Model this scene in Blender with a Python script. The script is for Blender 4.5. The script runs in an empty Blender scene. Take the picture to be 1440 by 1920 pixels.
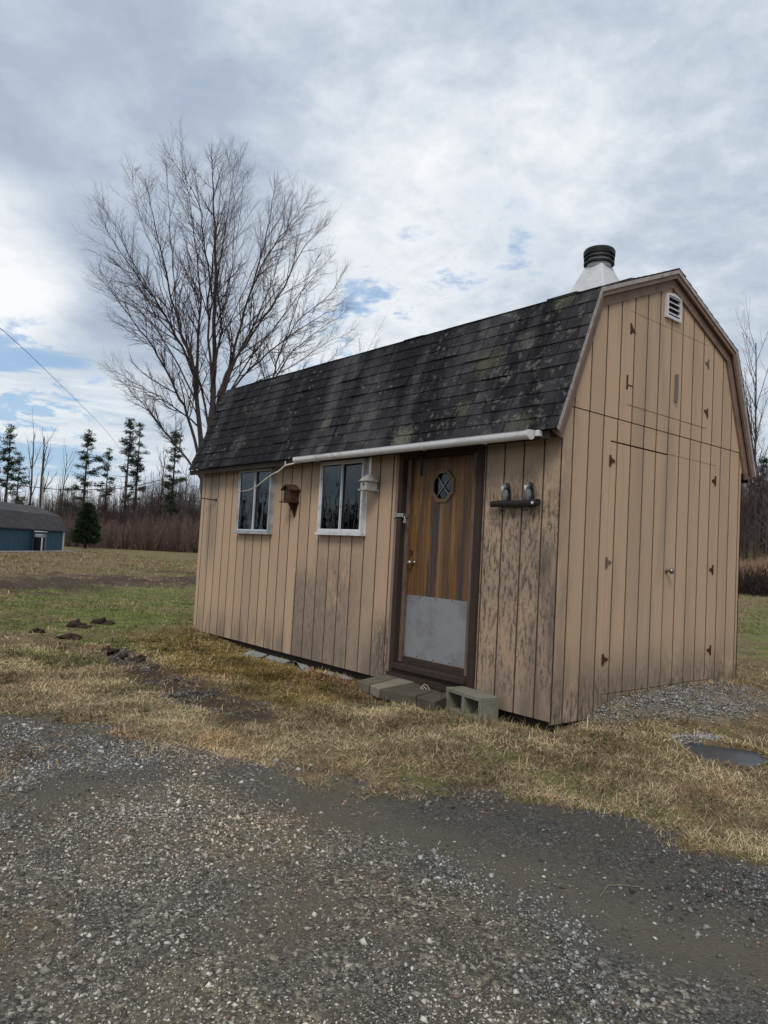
import bpy, bmesh, math, random
import numpy as np
from mathutils import Vector, Matrix
random.seed(7); rng = np.random.default_rng(7)
S = bpy.context.scene
# ---------------------------------------------------------------- camera
F, YAW, PITCH, ROLL = 1378.2, 2.447422, .053477, .054244
CAM = np.array([3.47812, -4.65195, 1.22746])
def basis():
    f = np.array([math.cos(YAW)*math.cos(PITCH), math.sin(YAW)*math.cos(PITCH), math.sin(PITCH)])
    r = np.array([math.sin(YAW), -math.cos(YAW), 0.]); u = np.cross(r, f)
    return (r*math.cos(ROLL)+u*math.sin(ROLL), -r*math.sin(ROLL)+u*math.cos(ROLL), f)
RR, UU, FF = basis()
def ray(x, y): return FF + RR*(x-720)/F - UU*(y-960)/F
def at(x, y, d):            # point seen at photo pixel x, y at a horizontal distance d
    v = ray(x, y); return CAM + v*(d/math.hypot(v[0], v[1]))
def gp(x, y, z=-.05):       # ground point
    v = ray(x, y); return CAM + v*((z-CAM[2])/v[2])
def wl(x, y, Y=0.):         # on the long wall's plane
    v = ray(x, y); P = CAM + v*((Y-CAM[1])/v[1]); return P[0], P[2]
def wg(x, y, X=0.):         # on the gable's plane
    v = ray(x, y); P = CAM + v*((X-CAM[0])/v[0]); return P[1], P[2]
cd = bpy.data.cameras.new('camera'); cam = bpy.data.objects.new('camera', cd); S.collection.objects.link(cam)
cd.sensor_fit = 'HORIZONTAL'; cd.sensor_width = 36; cd.lens = F/1440*36; cd.clip_start = .05; cd.clip_end = 3000
M = Matrix.Identity(4)
for i in range(3):
    M[i][0] = RR[i]; M[i][1] = UU[i]; M[i][2] = -FF[i]; M[i][3] = CAM[i]
cam.matrix_world = M; S.camera = cam
S.view_settings.view_transform = 'Standard'; S.view_settings.look = 'None'; S.view_settings.gamma = 1
S.view_settings.exposure = 0.15
# ---------------------------------------------------------------- node helper
class G:
    def __init__(s, nt): s.nt = nt; s.nt.nodes.clear()
    def n(s, t, **k):
        nd = s.nt.nodes.new(t)
        for a, b in k.items(): setattr(nd, a, b)
        return nd
    def put(s, sock, v):
        if isinstance(v, bpy.types.NodeSocket): s.nt.links.new(v, sock)
        elif v is not None:
            try: sock.default_value = v
            except Exception: sock.default_value = (v[0], v[1], v[2], 1)
    def m(s, op, a, b=None, c=None, clamp=False):
        nd = s.n('ShaderNodeMath', operation=op, use_clamp=clamp)
        for i, v in enumerate((a, b, c)):
            if v is not None: s.put(nd.inputs[i], v)
        return nd.outputs[0]
    def v(s, op, a, b=None):
        nd = s.n('ShaderNodeVectorMath', operation=op)
        s.put(nd.inputs[0], a)
        if b is not None: s.put(nd.inputs[1], b)
        return nd.outputs['Value'] if op in ('DOT_PRODUCT', 'LENGTH', 'DISTANCE') else nd.outputs[0]
    def noise(s, vec, sc, det=4, rough=.55, dist=0., col=False):
        nd = s.n('ShaderNodeTexNoise'); s.put(nd.inputs['Vector'], vec)
        nd.inputs['Scale'].default_value = sc; nd.inputs['Detail'].default_value = det
        nd.inputs['Roughness'].default_value = rough; nd.inputs['Distortion'].default_value = dist
        return nd.outputs['Color' if col else 'Fac']
    def voro(s, vec, sc, feat='F1', out='Color', rnd=1.):
        nd = s.n('ShaderNodeTexVoronoi', feature=feat); s.put(nd.inputs['Vector'], vec)
        nd.inputs['Scale'].default_value = sc; nd.inputs['Randomness'].default_value = rnd
        return nd.outputs[out]
    def white(s, vec=None, w=None):
        nd = s.n('ShaderNodeTexWhiteNoise', noise_dimensions='1D' if vec is None else '3D')
        if vec is None: s.put(nd.inputs['W'], w)
        else: s.put(nd.inputs['Vector'], vec)
        return nd.outputs['Value']
    def ss(s, x, a, b, lo=0., hi=1.):   # smoothstep remap
        nd = s.n('ShaderNodeMapRange', interpolation_type='SMOOTHSTEP'); s.put(nd.inputs[0], x)
        for i, v in zip((1, 2, 3, 4), (a, b, lo, hi)): nd.inputs[i].default_value = v
        return nd.outputs[0]
    def mix(s, f, a, b, mode='MIX'):
        nd = s.n('ShaderNodeMix', data_type='RGBA', blend_type=mode)
        s.put(nd.inputs['Factor'], f); s.put(nd.inputs[6], a); s.put(nd.inputs[7], b)
        return nd.outputs[2]
    def ramp(s, f, stops, interp='LINEAR'):
        nd = s.n('ShaderNodeValToRGB'); cr = nd.color_ramp; cr.interpolation = interp
        while len(cr.elements) < len(stops): cr.elements.new(.5)
        for e, (p, c) in zip(cr.elements, stops):
            e.position = p; e.color = (c[0], c[1], c[2], 1) if hasattr(c, '__len__') else (c, c, c, 1)
        s.put(nd.inputs[0], f); return nd.outputs[0]
    def xyz(s, v):
        nd = s.n('ShaderNodeSeparateXYZ'); s.put(nd.inputs[0], v); return nd.outputs
    def comb(s, x, y, z):
        nd = s.n('ShaderNodeCombineXYZ')
        for i, v in enumerate((x, y, z)): s.put(nd.inputs[i], v)
        return nd.outputs[0]
    def attr(s, name, out='Color'):
        nd = s.n('ShaderNodeAttribute', attribute_name=name); return nd.outputs[out]
    def pos(s): return s.n('ShaderNodeNewGeometry').outputs['Position']
    def scale(s, v, k): return s.v('MULTIPLY', v, k)
    def bump(s, h, st=.3, d=.01, prev=None):
        nd = s.n('ShaderNodeBump'); s.put(nd.inputs['Height'], h)
        nd.inputs['Strength'].default_value = st; nd.inputs['Distance'].default_value = d
        if prev is not None: s.put(nd.inputs['Normal'], prev)
        return nd.outputs[0]
    def bsdf(s, col, rough=.8, spec=.3, metal=0., norm=None, **k):
        nd = s.n('ShaderNodeBsdfPrincipled'); s.put(nd.inputs['Base Color'], col)
        s.put(nd.inputs['Roughness'], rough); nd.inputs['Specular IOR Level'].default_value = spec
        nd.inputs['Metallic'].default_value = metal
        if norm is not None: s.put(nd.inputs['Normal'], norm)
        for a, b in k.items(): s.put(nd.inputs[a.replace('_', ' ')], b)
        o = s.n('ShaderNodeOutputMaterial'); s.nt.links.new(nd.outputs[0], o.inputs[0]); return nd
def mat(name):
    m = bpy.data.materials.new(name); m.use_nodes = True; return m, G(m.node_tree)
# ---------------------------------------------------------------- sky and sun
SUN_EL, SUN_AZ = math.radians(48), math.radians(-54)     # direction towards the sun: azimuth measured from +X
W = bpy.data.worlds.new('World'); S.world = W; W.use_nodes = True
g = G(W.node_tree)
sky = g.n('ShaderNodeTexSky', sky_type='NISHITA', sun_disc=False)
sky.sun_elevation = SUN_EL; sky.sun_rotation = math.pi/2 - SUN_AZ; sky.air_density = 1.0; sky.dust_density = 1.5; sky.ozone_density = 1.5
d = g.n('ShaderNodeTexCoord').outputs['Generated']
dn = g.v('NORMALIZE', d); X = g.xyz(dn)
zz = g.m('ADD', g.m('MAXIMUM', X[2], 0.), .22)
pl = g.comb(g.m('DIVIDE', X[0], zz), g.m('DIVIDE', X[1], zz), 0.)
def blob(dx, dy, dz, r, soft=1.):   # a region of the sky round one world direction
    L = math.sqrt(dx*dx+dy*dy+dz*dz)
    return g.ss(g.v('DOT_PRODUCT', dn, (dx/L, dy/L, dz/L)), math.cos(r), math.cos(r*.15))
wob = g.noise(pl, 1.3, 5, .6)
n1 = g.noise(pl, 1.15, 8, .60, .35)
n2 = g.noise(g.v('ADD', pl, (3.1, 7.7, 0)), 3.4, 9, .62, .25)
n3 = g.noise(g.v('ADD', pl, (9.1, 2.7, 0)), 10., 6, .62, .2)
# brightness of the cloud deck
br = g.m('ADD', g.m('MULTIPLY', g.m('SUBTRACT', n1, .5), 1.15), .50)
br = g.m('ADD', br, g.m('MULTIPLY', g.m('SUBTRACT', n2, .5), .95))
br = g.m('ADD', br, g.m('MULTIPLY', g.m('MULTIPLY', g.m('SUBTRACT', n3, .5), .75), g.ss(X[1], .15, .5, .3, 1.)))
def addb(x, b, k): return g.m('MULTIPLY_ADD', b, k, x)
br = addb(br, blob(-.888, .290, .37, .42), -.22)
br = addb(br, blob(-.85, .24, .52, .30), -.05)
br = addb(br, blob(-.932, .150, .300, .15), .70)
br = addb(br, blob(-.925, .26, .27, .14), -.22)
br = addb(br, blob(-.90, .12, .40, .16), -.12)
br = addb(br, blob(-.95, .222, .216, .16), .25)
br = addb(br, blob(-.69, .65, .36, .32), .26)
br = addb(br, blob(-.74, .59, .30, .20), .16)
br = addb(br, blob(-.50, .70, .50, .30), .06)
cl = g.ramp(br, [(0., (.33, .40, .51)), (.28, (.40, .47, .575)), (.5, (.515, .58, .665)), (.72, (.66, .71, .765)), (1., (.86, .88, .90))])
# holes: where blue sky shows
hs = g.m('MULTIPLY_ADD', g.m('SUBTRACT', n2, .5), 3.4, .16)
hs = g.m('ADD', hs, g.m('MULTIPLY', g.m('SUBTRACT', n3, .5), 3.2))
hole = g.m('MULTIPLY', hs, g.m('MAXIMUM', blob(-.672, .667, .315, .20), g.m('MAXIMUM', g.m('MULTIPLY', blob(-.962, .215, .155, .13), 1.6), g.m('MULTIPLY', blob(-.72, .63, .26, .20), 1.3))))
# long thin bands low in the west
zb = g.comb(g.m('MULTIPLY', X[0], 2.), g.m('MULTIPLY', X[1], 2.5), g.m('MULTIPLY', X[2], 22.))
nb = g.noise(zb, 1.4, 5, .55, .3)
low = g.m('MULTIPLY', g.ss(X[2], .27, .17), g.ss(X[1], .50, .30))
cl = g.mix(g.m('MULTIPLY', low, .75), cl, g.ramp(nb, [(.3, (.36, .47, .60)), (.45, (.55, .64, .73)), (.56, (.80, .84, .86)), (.7, (.86, .87, .83))]))
hole = g.m('MAXIMUM', hole, g.m('MULTIPLY', g.m('MULTIPLY', low, blob(-.962, .215, .150, .16)), g.ss(nb, .52, .40, 0., 1.4)))
hole = g.m('MINIMUM', g.m('MAXIMUM', hole, 0.), .9)
hz = g.ss(X[2], .16, .0)
cl = g.mix(g.m('MULTIPLY', hz, .5), cl, (.66, .73, .79, 1))
blue = g.mix(.55, g.mix(1., sky.outputs[0], (.13, .13, .13, 1), 'MULTIPLY'), (.27, .45, .70, 1))
tot = g.mix(g.ss(hole, .05, .85, 0., .85), cl, blue)
tot = g.mix(1., tot, (10., 10., 10., 1), 'MULTIPLY')
bg = g.n('ShaderNodeBackground'); g.put(bg.inputs[0], tot); bg.inputs[1].default_value = .1
wo = g.n('ShaderNodeOutputWorld'); W.node_tree.links.new(bg.outputs[0], wo.inputs[0])
sl = bpy.data.lights.new('sun', 'SUN'); sl.energy = 1.5; sl.angle = math.radians(22); sl.color = (1., .94, .86)
so = bpy.data.objects.new('sun', sl); S.collection.objects.link(so)
sd = Vector((math.cos(SUN_EL)*math.cos(SUN_AZ), math.cos(SUN_EL)*math.sin(SUN_AZ), math.sin(SUN_EL)))
so.rotation_euler = (-sd).to_track_quat('-Z', 'Y').to_euler(); so.location = sd*30
# ---------------------------------------------------------------- mesh helpers
OFF = {}
def link(o, parent=None):
    S.collection.objects.link(o)
    if parent is not None: o.parent = parent
def tag(o, label=None, cat=None, group=None, kind=None):
    for k, v in (('label', label), ('category', cat), ('group', group), ('kind', kind)):
        if v: o[k] = v
    return o
def empty(name, loc):
    o = bpy.data.objects.new(name, None); o.location = loc; o.empty_display_size = .1; link(o); OFF[o.name] = np.array(loc, float); return o
def raw(name, V, Fc, m, parent=None, col=None, smooth=False, loc=None):
    """V: n x 3 world coordinates; Fc: list of index lists or an int array k x (3|4)"""
    me = bpy.data.meshes.new(name); V = np.asarray(V, np.float32)
    off = OFF[parent.name] if parent is not None else (np.array(loc, float) if loc is not None else np.zeros(3))
    V = V - off.astype(np.float32)
    if isinstance(Fc, np.ndarray):
        k, w = Fc.shape
        me.vertices.add(len(V)); me.vertices.foreach_set('co', V.ravel())
        me.loops.add(k*w); me.loops.foreach_set('vertex_index', Fc.ravel().astype(np.int32))
        me.polygons.add(k); me.polygons.foreach_set('loop_start', np.arange(0, k*w, w, dtype=np.int32))
        me.update(calc_edges=True)
    else:
        me.from_pydata(V.tolist(), [], [list(f) for f in Fc])
        bmm = bmesh.new(); bmm.from_mesh(me); bmesh.ops.recalc_face_normals(bmm, faces=bmm.faces); bmm.to_mesh(me); bmm.free(); me.update()
    if col is not None:
        for nm, c in (col.items() if isinstance(col, dict) else (('Col', col),)):
            a = me.color_attributes.new(nm, 'FLOAT_COLOR', 'POINT')
            cc = np.ones((len(V), 4), np.float32); cc[:, :c.shape[1]] = c; a.data.foreach_set('color', cc.ravel())
    if smooth: me.polygons.foreach_set('use_smooth', np.ones(len(me.polygons), bool))
    o = bpy.data.objects.new(name, me); me.materials.append(m); link(o, parent)
    if parent is None and loc is not None: o.location = loc
    OFF[o.name] = off if (parent is not None or loc is not None) else np.zeros(3)
    return o
class MB:
    def __init__(s): s.V = []; s.F = []
    def add(s, V, Fc):
        b = len(s.V); s.V += [tuple(v) for v in V]; s.F += [[b+i for i in f] for f in Fc]; return s
    def box(s, x0, x1, y0, y1, z0, z1):
        return s.add([(x, y, z) for z in (z0, z1) for y in (y0, y1) for x in (x0, x1)],
            [(0, 2, 3, 1), (4, 5, 7, 6), (0, 1, 5, 4), (2, 6, 7, 3), (0, 4, 6, 2), (1, 3, 7, 5)])
    def obox(s, c, ax, ay, az, jit=0.):  # centre and three half-axis vectors
        c, ax, ay, az = map(np.array, (c, ax, ay, az))
        return s.add([c+sx*ax+sy*ay+sz*az+(rng.normal(0, jit, 3) if jit else 0) for sz in (-1, 1) for sy in (-1, 1) for sx in (-1, 1)],
            [(0, 2, 3, 1), (4, 5, 7, 6), (0, 1, 5, 4), (2, 6, 7, 3), (0, 4, 6, 2), (1, 3, 7, 5)])
    def prism(s, pts, ext):
        n = len(pts); P = [np.array(p, float) for p in pts]; e = np.array(ext, float)
        return s.add(P+[p+e for p in P], [list(range(n))[::-1], [n+i for i in range(n)]]+[(i, (i+1) % n, n+(i+1) % n, n+i) for i in range(n)])
    def tube(s, pts, rad, n=10, caps=True):
        pts = [np.array(p, float) for p in pts]
        if not hasattr(rad, '__len__'): rad = [rad]*len(pts)
        t0 = pts[1]-pts[0]; up = np.array([0, 0, 1.]) if abs(t0[2]) < .9*np.linalg.norm(t0) else np.array([1., 0, 0])
        b = len(s.V)
        for i, p in enumerate(pts):
            t = pts[min(i+1, len(pts)-1)]-pts[max(i-1, 0)]; t /= np.linalg.norm(t)
            a = np.cross(t, up); a /= np.linalg.norm(a); c = np.cross(a, t); up = c
            for k in range(n):
                th = 2*math.pi*k/n; s.V.append(tuple(p+rad[i]*(a*math.cos(th)+c*math.sin(th))))
        for i in range(len(pts)-1):
            for k in range(n): s.F.append([b+i*n+k, b+i*n+(k+1) % n, b+(i+1)*n+(k+1) % n, b+(i+1)*n+k])
        if caps: s.F.append([b+k for k in range(n)][::-1]); s.F.append([b+(len(pts)-1)*n+k for k in range(n)])
        return s
    def ball(s, c, r, sc=(1, 1, 1), n=12, m_=8):
        b = len(s.V); c = np.array(c, float)
        for i in range(m_+1):
            ph = math.pi*i/m_
            for k in range(n):
                th = 2*math.pi*k/n
                s.V.append(tuple(c+r*np.array([sc[0]*math.sin(ph)*math.cos(th), sc[1]*math.sin(ph)*math.sin(th), sc[2]*math.cos(ph)])))
        for i in range(m_):
            for k in range(n): s.F.append([b+i*n+k, b+(i+1)*n+k, b+(i+1)*n+(k+1) % n, b+i*n+(k+1) % n])
        return s
    def build(s, name, m, parent=None, smooth=False, bevel=0., loc=None):
        o = raw(name, s.V, s.F, m, parent, smooth=smooth, loc=loc)
        if bevel:
            md = o.modifiers.new('bevel', 'BEVEL'); md.width = bevel; md.segments = 2; md.limit_method = 'ANGLE'
        return o
def segs_mesh(P0, P1, R0, R1, n=3):
    """many separate tapered prisms, vectorised"""
    P0, P1 = np.asarray(P0, float), np.asarray(P1, float); R0, R1 = np.asarray(R0, float), np.asarray(R1, float)
    t = P1-P0; t /= np.linalg.norm(t, axis=1, keepdims=True)+1e-9
    ref = np.where(np.abs(t[:, 2:3]) < .8, np.array([[0, 0, 1.]]), np.array([[1., 0, 0]]))
    a = np.cross(t, ref); a /= np.linalg.norm(a, axis=1, keepdims=True); b = np.cross(t, a)
    th = np.arange(n)*2*math.pi/n
    off = a[:, None]*np.cos(th)[None, :, None]+b[:, None]*np.sin(th)[None, :, None]
    V = np.concatenate([P0[:, None]+off*R0[:, None, None], P1[:, None]+off*R1[:, None, None]], 1)
    base = (np.arange(len(P0))*2*n)[:, None, None]
    k = np.arange(n); q = np.stack([k, (k+1) % n, n+(k+1) % n, n+k], 1)[None]
    return V.reshape(-1, 3), (base+q).reshape(-1, 4)
# value noise for terrain
_T = rng.random((256, 256))
def vn(x, y):
    xi, yi = np.floor(x).astype(int), np.floor(y).astype(int); fx, fy = x-xi, y-yi
    fx = fx*fx*(3-2*fx); fy = fy*fy*(3-2*fy)
    a, b, c, e = _T[xi & 255, yi & 255], _T[(xi+1) & 255, yi & 255], _T[xi & 255, (yi+1) & 255], _T[(xi+1) & 255, (yi+1) & 255]
    return (a*(1-fx)+b*fx)*(1-fy)+(c*(1-fx)+e*fx)*fy
def fbm(x, y, sc, o=4):
    r = 0; A = .5; tot = 0
    for i in range(o): r = r+A*vn(x*sc+17.3*i, y*sc+9.1*i); tot += A; sc *= 2.03; A *= .5
    return r/tot
def sst(x, a, b): t = np.clip((x-a)/(b-a), 0, 1); return t*t*(3-2*t)
def poly_mask(x, y, pts, soft):   # 1 inside, fading over soft metres across the edge
    pts = np.asarray(pts, float); ins = np.zeros(x.shape, bool); dm = np.full(x.shape, 1e9)
    for i in range(len(pts)):
        ax, ay = pts[i]; bx, by = pts[(i+1) % len(pts)]
        c = ((ay > y) != (by > y)) & (x < (bx-ax)*(y-ay)/(by-ay+1e-12)+ax); ins ^= c
        ex, ey = bx-ax, by-ay; t = np.clip(((x-ax)*ex+(y-ay)*ey)/(ex*ex+ey*ey+1e-12), 0, 1)
        dm = np.minimum(dm, np.hypot(x-ax-t*ex, y-ay-t*ey))
    return sst(np.where(ins, dm, -dm), -soft, soft)
def gpoly(*pix): return [tuple(gp(*p)[:2]) for p in pix]
# ---------------------------------------------------------------- ground zones (metres on the ground)
Wd, Ln = 3.05, 6.147
DRIVE = gpoly((-120, 1338), (0, 1342), (130, 1335), (260, 1350), (330, 1392), (440, 1418), (540, 1425), (640, 1448), (740, 1478), (880, 1478), (1000, 1490), (1110, 1500), (1220, 1530), (1300, 1570), (1380, 1605), (1440, 1622)) \
    + [(3.2, -1.0), (12, 0.5), (14, -16), (-14, -16), (-6.5, -5.5)]
SMOOTH = [gpoly((440, 1395), (560, 1440), (700, 1460), (860, 1500), (980, 1560), (1150, 1640), (1440, 1720), (1700, 1800), (1700, 2050), (1440, 1840), (1200, 1790), (1000, 1700), (800, 1600), (620, 1530), (500, 1460)),]
TRACK2 = gpoly((1050, 1650), (1150, 1650), (1300, 1690), (1440, 1740), (1600, 1800), (1600, 1900), (1440, 1850), (1300, 1800), (1120, 1730))
DARKG = gpoly((720, 1478), (900, 1480), (1100, 1500), (1230, 1535), (1440, 1625), (1700, 1720), (1700, 1800), (1440, 1730), (1100, 1640), (900, 1560), (760, 1520))
RUT = gpoly((178, 1218), (230, 1212), (290, 1245), (350, 1270), (420, 1290), (500, 1325), (510, 1350), (440, 1350), (380, 1325), (330, 1318), (290, 1290), (220, 1255))
FARMUD = gpoly((-300, 1092), (0, 1080), (120, 1078), (250, 1080), (330, 1088), (372, 1075), (420, 1080), (420, 1102), (365, 1102), (200, 1100), (60, 1106), (-300, 1120))
PUDDLE = gpoly((1262, 1390), (1310, 1390), (1370, 1398), (1432, 1408), (1438, 1422), (1408, 1436), (1365, 1428), (1318, 1420), (1290, 1405))
PILE = [(-.02, .28), (.10, .30), (.30, .62), (.55, 1.2), (.68, 1.75), (.6, 2.3), (.35, 2.72), (0., 2.75)]
MOSS = gpoly((235, 1190), (365, 1180), (460, 1215), (640, 1262), (700, 1290), (560, 1330), (480, 1310), (360, 1270), (290, 1240))
STRAWP = gpoly((120, 1265), (230, 1245), (330, 1320), (500, 1345), (640, 1380), (600, 1420), (440, 1410), (330, 1385), (260, 1345), (150, 1325))
GREENS = [gpoly((0, 1105), (365, 1100), (365, 1175), (240, 1190), (180, 1200), (0, 1180)), gpoly((1386, 1140), (1500, 1135), (1600, 1250), (1386, 1235))]
STEPMASK = [(-3.9, -.45), (-3.9, .02), (-.2, .02), (-.2, -.35)]
def zones(x, y):
    wx = x+(fbm(x, y, 1.1)-.5)*.7+(fbm(x, y, 6., 2)-.5)*.12; wy = y+(fbm(x+40, y+11, 1.1)-.5)*.7+(fbm(x+5, y, 6., 2)-.5)*.12
    sx = x+(fbm(x, y, 3.)-.5)*.25; sy = y+(fbm(x+40, y+11, 3.)-.5)*.25
    z = {}
    z['drive'] = poly_mask(x+(fbm(x, y, 1.1)-.5)*.8+(fbm(x, y, 5., 4)-.5)*.5, y+(fbm(x+40, y+11, 1.1)-.5)*.8+(fbm(x+5, y, 5., 4)-.5)*.5, DRIVE, .28)
    z['smooth'] = np.maximum(poly_mask(wx, wy, SMOOTH[0], .18), poly_mask(sx, sy, TRACK2, .15))
    z['dark'] = poly_mask(wx, wy, DARKG, .2)
    z['light'] = poly_mask(wx, wy, LIGHT, .28)*(.45+.55*sst(fbm(x+30, y, 1.6, 5), .40, .58))
    z['rut'] = poly_mask(sx, sy, RUT, .12)
    z['farmud'] = poly_mask(x+(fbm(x, y, .25)-.5)*6, y+(fbm(x+9, y, .4)-.5)*3, FARMUD, .5)*sst(fbm(x, y, .8), .36, .52)
    z['puddle'] = poly_mask(x+(fbm(x, y, 6.)-.5)*.08, y+(fbm(x+3, y, 6.)-.5)*.08, PUDDLE, .03)
    z['pile'] = poly_mask(sx, sy, PILE, .16)*(1-.75*sst(y, 1.5, 2.6)*sst(fbm(x, y, 7.), .35, .55))
    z['moss'] = poly_mask(wx, wy, MOSS, .3)
    z['straw'] = poly_mask(wx, wy, STRAWP, .3)
    gz = np.maximum(poly_mask(wx, wy, GREENS[0], .8), poly_mask(wx, wy, GREENS[1], .5))
    far = sst(np.hypot(x-CAM[0], y-CAM[1]), 15, 24)
    gz = np.maximum(gz, far*sst(fbm(x, y, .12), .50, .62)*.45)
    z['green'] = gz*(.35+.65*sst(fbm(x, y, 1.6), .35, .6))
    return z
LIGHT = gpoly((360, 1425), (470, 1450), (600, 1530), (760, 1610), (900, 1700), (1010, 1800), (1120, 1925), (1000, 2100), (-300, 2100), (-300, 1640), (0, 1560), (180, 1470))
def inside_shed(x, y): return (x > -Ln+.05) & (x < -.05) & (y > .05) & (y < Wd-.05)
def gh(x, y, z=None):
    z = zones(x, y) if z is None else z
    h = -.05+(fbm(x, y, .5)-.5)*.06+(fbm(x, y, 3.)-.5)*.018
    h = h+(fbm(x, y, 14., 3)-.5)*.03*(1-z['drive']*.7)*sst(np.hypot(x-CAM[0], y-CAM[1]), 30, 12)
    h = h-.030*z['smooth']+.02*(z['dark'])-.035*z['rut']
    h = h+z['rut']*(fbm(x, y, 9., 3)-.4)*.10
    h = h+z['farmud']*(fbm(x, y, 2.4, 5)-.42)*.42
    # trough below the long wall, its far end meets the turf; the soil banks up against the gable
    dw = np.abs(y); w = sst(dw, .5, .12)*(x > -Ln-.4)*(x < .1)*sst(x, -5.9, -4.2)
    h = h-.05*w*(y < .3)
    h = h+.065*sst(np.hypot(x+Ln, y), 1.6, .3)
    pg = sst(x, 1.0, .02)*(x > -.3)*sst(y, .30, 1.0)*sst(y, 4.2, 2.6)
    h = h+.165*pg
    h = h+z['pile']*(fbm(x, y, 8.)-.3)*.05
    h = h*(1-z['puddle'])+z['puddle']*(-.085)
    # the land rises behind, north of the yard
    h = h+sst(y, 50, 82)*5.5+sst(y, 82, 200)*14
    return h
def axis(lo, hi, fine, ext, growth=1.09):
    c = list(np.arange(lo, hi+1e-6, fine)); s = fine
    a = [c[-1]];
    while a[-1] < ext: s *= growth; a.append(a[-1]+s)
    s = fine; b = [c[0]]
    while b[-1] > -ext: s *= growth; b.append(b[-1]-s)
    return np.array(b[::-1][:-1]+c+a[1:])
gx = axis(-9.5, 4.6, .04, 500); gy = axis(-4.6, 4.2, .04, 500)
GX, GY = np.meshgrid(gx, gy, indexing='ij'); zn = zones(GX, GY); GZ = gh(GX, GY, zn)
nx, ny = GX.shape; idx = np.arange(nx*ny).reshape(nx, ny)
fc = np.stack([idx[:-1, :-1], idx[1:, :-1], idx[1:, 1:], idx[:-1, 1:]], -1).reshape(-1, 4)
colA = np.stack([zn['drive'], zn['green'], np.maximum(zn['rut'], zn['farmud'])], -1).reshape(-1, 3)
colB = np.stack([zn['smooth'], zn['moss'], zn['pile']], -1).reshape(-1, 3)
colC = np.stack([zn['dark'], zn['puddle'], zn['straw']], -1).reshape(-1, 3)
colD = np.stack([zn['light']]*3, -1).reshape(-1, 3)

m_ground, g = mat('ground')
P = g.pos(); A = g.xyz(g.attr('zoneA')); B = g.xyz(g.attr('zoneB')); Cc = g.xyz(g.attr('zoneC'))
v1 = g.voro(P, 75.); v1d = g.voro(P, 75., out='Distance'); v2 = g.voro(P, 170.)
nL = g.noise(P, .9, 5, .6); nM = g.noise(P, 5., 6, .65); nF = g.noise(P, 45., 5, .7); nX = g.noise(P, 130., 3, .7)
st = g.ramp(g.xyz(v1)[0], [(0, (.035, .034, .032)), (.4, (.080, .077, .070)), (.7, (.145, .135, .118)), (.92, (.25, .235, .20)), (1, (.40, .37, .32))])
st2 = g.ramp(g.xyz(v2)[1], [(0, (.025, .026, .026)), (.5, (.07, .068, .062)), (.85, (.14, .13, .115)), (1, (.26, .25, .22))])
grav = g.mix(g.ss(nM, .40, .60), st, st2)
grav = g.mix(g.ss(nL, .42, .62, 0., .55), grav, g.mix(1., grav, (1.22, 1.08, .86, 1), 'MULTIPLY'))
fine = g.mix(g.m('MULTIPLY_ADD', nX, .6, g.m('MULTIPLY', nF, .4)), (.060, .052, .039, 1), (.175, .153, .116, 1))
grav = g.mix(g.m('MULTIPLY', g.ss(g.noise(P, 1.7, 6, .7), .44, .60), .75), grav, fine)
grav = g.mix(g.m('MULTIPLY', g.ss(g.noise(g.v('ADD', P, (7., 3., 0.)), 1.1, 6, .65), .54, .64), .55), grav, g.mix(1., fine, (1.15, .98, .80, 1), 'MULTIPLY'))
grav = g.mix(g.m('MULTIPLY', B[0], .80), grav, fine)
grav = g.mix(g.m('MULTIPLY', Cc[0], .50), grav, g.mix(1., st2, (.50, .53, .58, 1), 'MULTIPLY'))
grav = g.mix(g.m('MULTIPLY', g.xyz(g.attr('zoneD'))[0], .85), grav, g.mix(1., grav, (1.45, 1.34, 1.16, 1), 'MULTIPLY'))
def fibre(ang, off):
    c_, s_ = math.cos(ang), math.sin(ang); X_ = g.xyz(P)
    a_ = g.m('ADD', g.m('MULTIPLY', X_[0], c_), g.m('MULTIPLY', X_[1], s_)); b_ = g.m('SUBTRACT', g.m('MULTIPLY', X_[1], c_), g.m('MULTIPLY', X_[0], s_))
    w_ = g.m('MULTIPLY', g.m('SUBTRACT', g.noise(P, 9., 3), .5), .10)
    return g.noise(g.comb(g.m('MULTIPLY', g.m('ADD', a_, w_), 16.), g.m('MULTIPLY', g.m('ADD', b_, w_), 150.), off), 1., 3, .6)
fib = g.m('MAXIMUM', fibre(.3, 0.), g.m('MAXIMUM', fibre(1.45, 5.), fibre(2.5, 9.)))
mid_ = g.noise(P, 2.3, 8, .78)
strw = g.ramp(g.m('MULTIPLY_ADD', nX, .6, g.m('MULTIPLY', nF, .4)), [(.32, (.070, .046, .026)), (.5, (.21, .148, .083)), (.66, (.42, .31, .18))])
strw = g.mix(g.ss(nM, .42, .62, 0, .6), strw, g.ramp(nX, [(.3, (.045, .038, .018)), (.65, (.15, .115, .05))]))
strw = g.mix(g.ss(nL, .48, .62, 0, .5), strw, g.mix(1., strw, (1.08, .88, .78, 1), 'MULTIPLY'))
grn = g.ramp(g.m('MULTIPLY_ADD', nX, .5, g.m('MULTIPLY', nF, .5)), [(.3, (.040, .056, .012)), (.5, (.140, .165, .042)), (.68, (.30, .31, .11))])
mos = g.ramp(nX, [(.3, (.050, .038, .014)), (.5, (.17, .120, .040)), (.7, (.32, .235, .085))])
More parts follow.
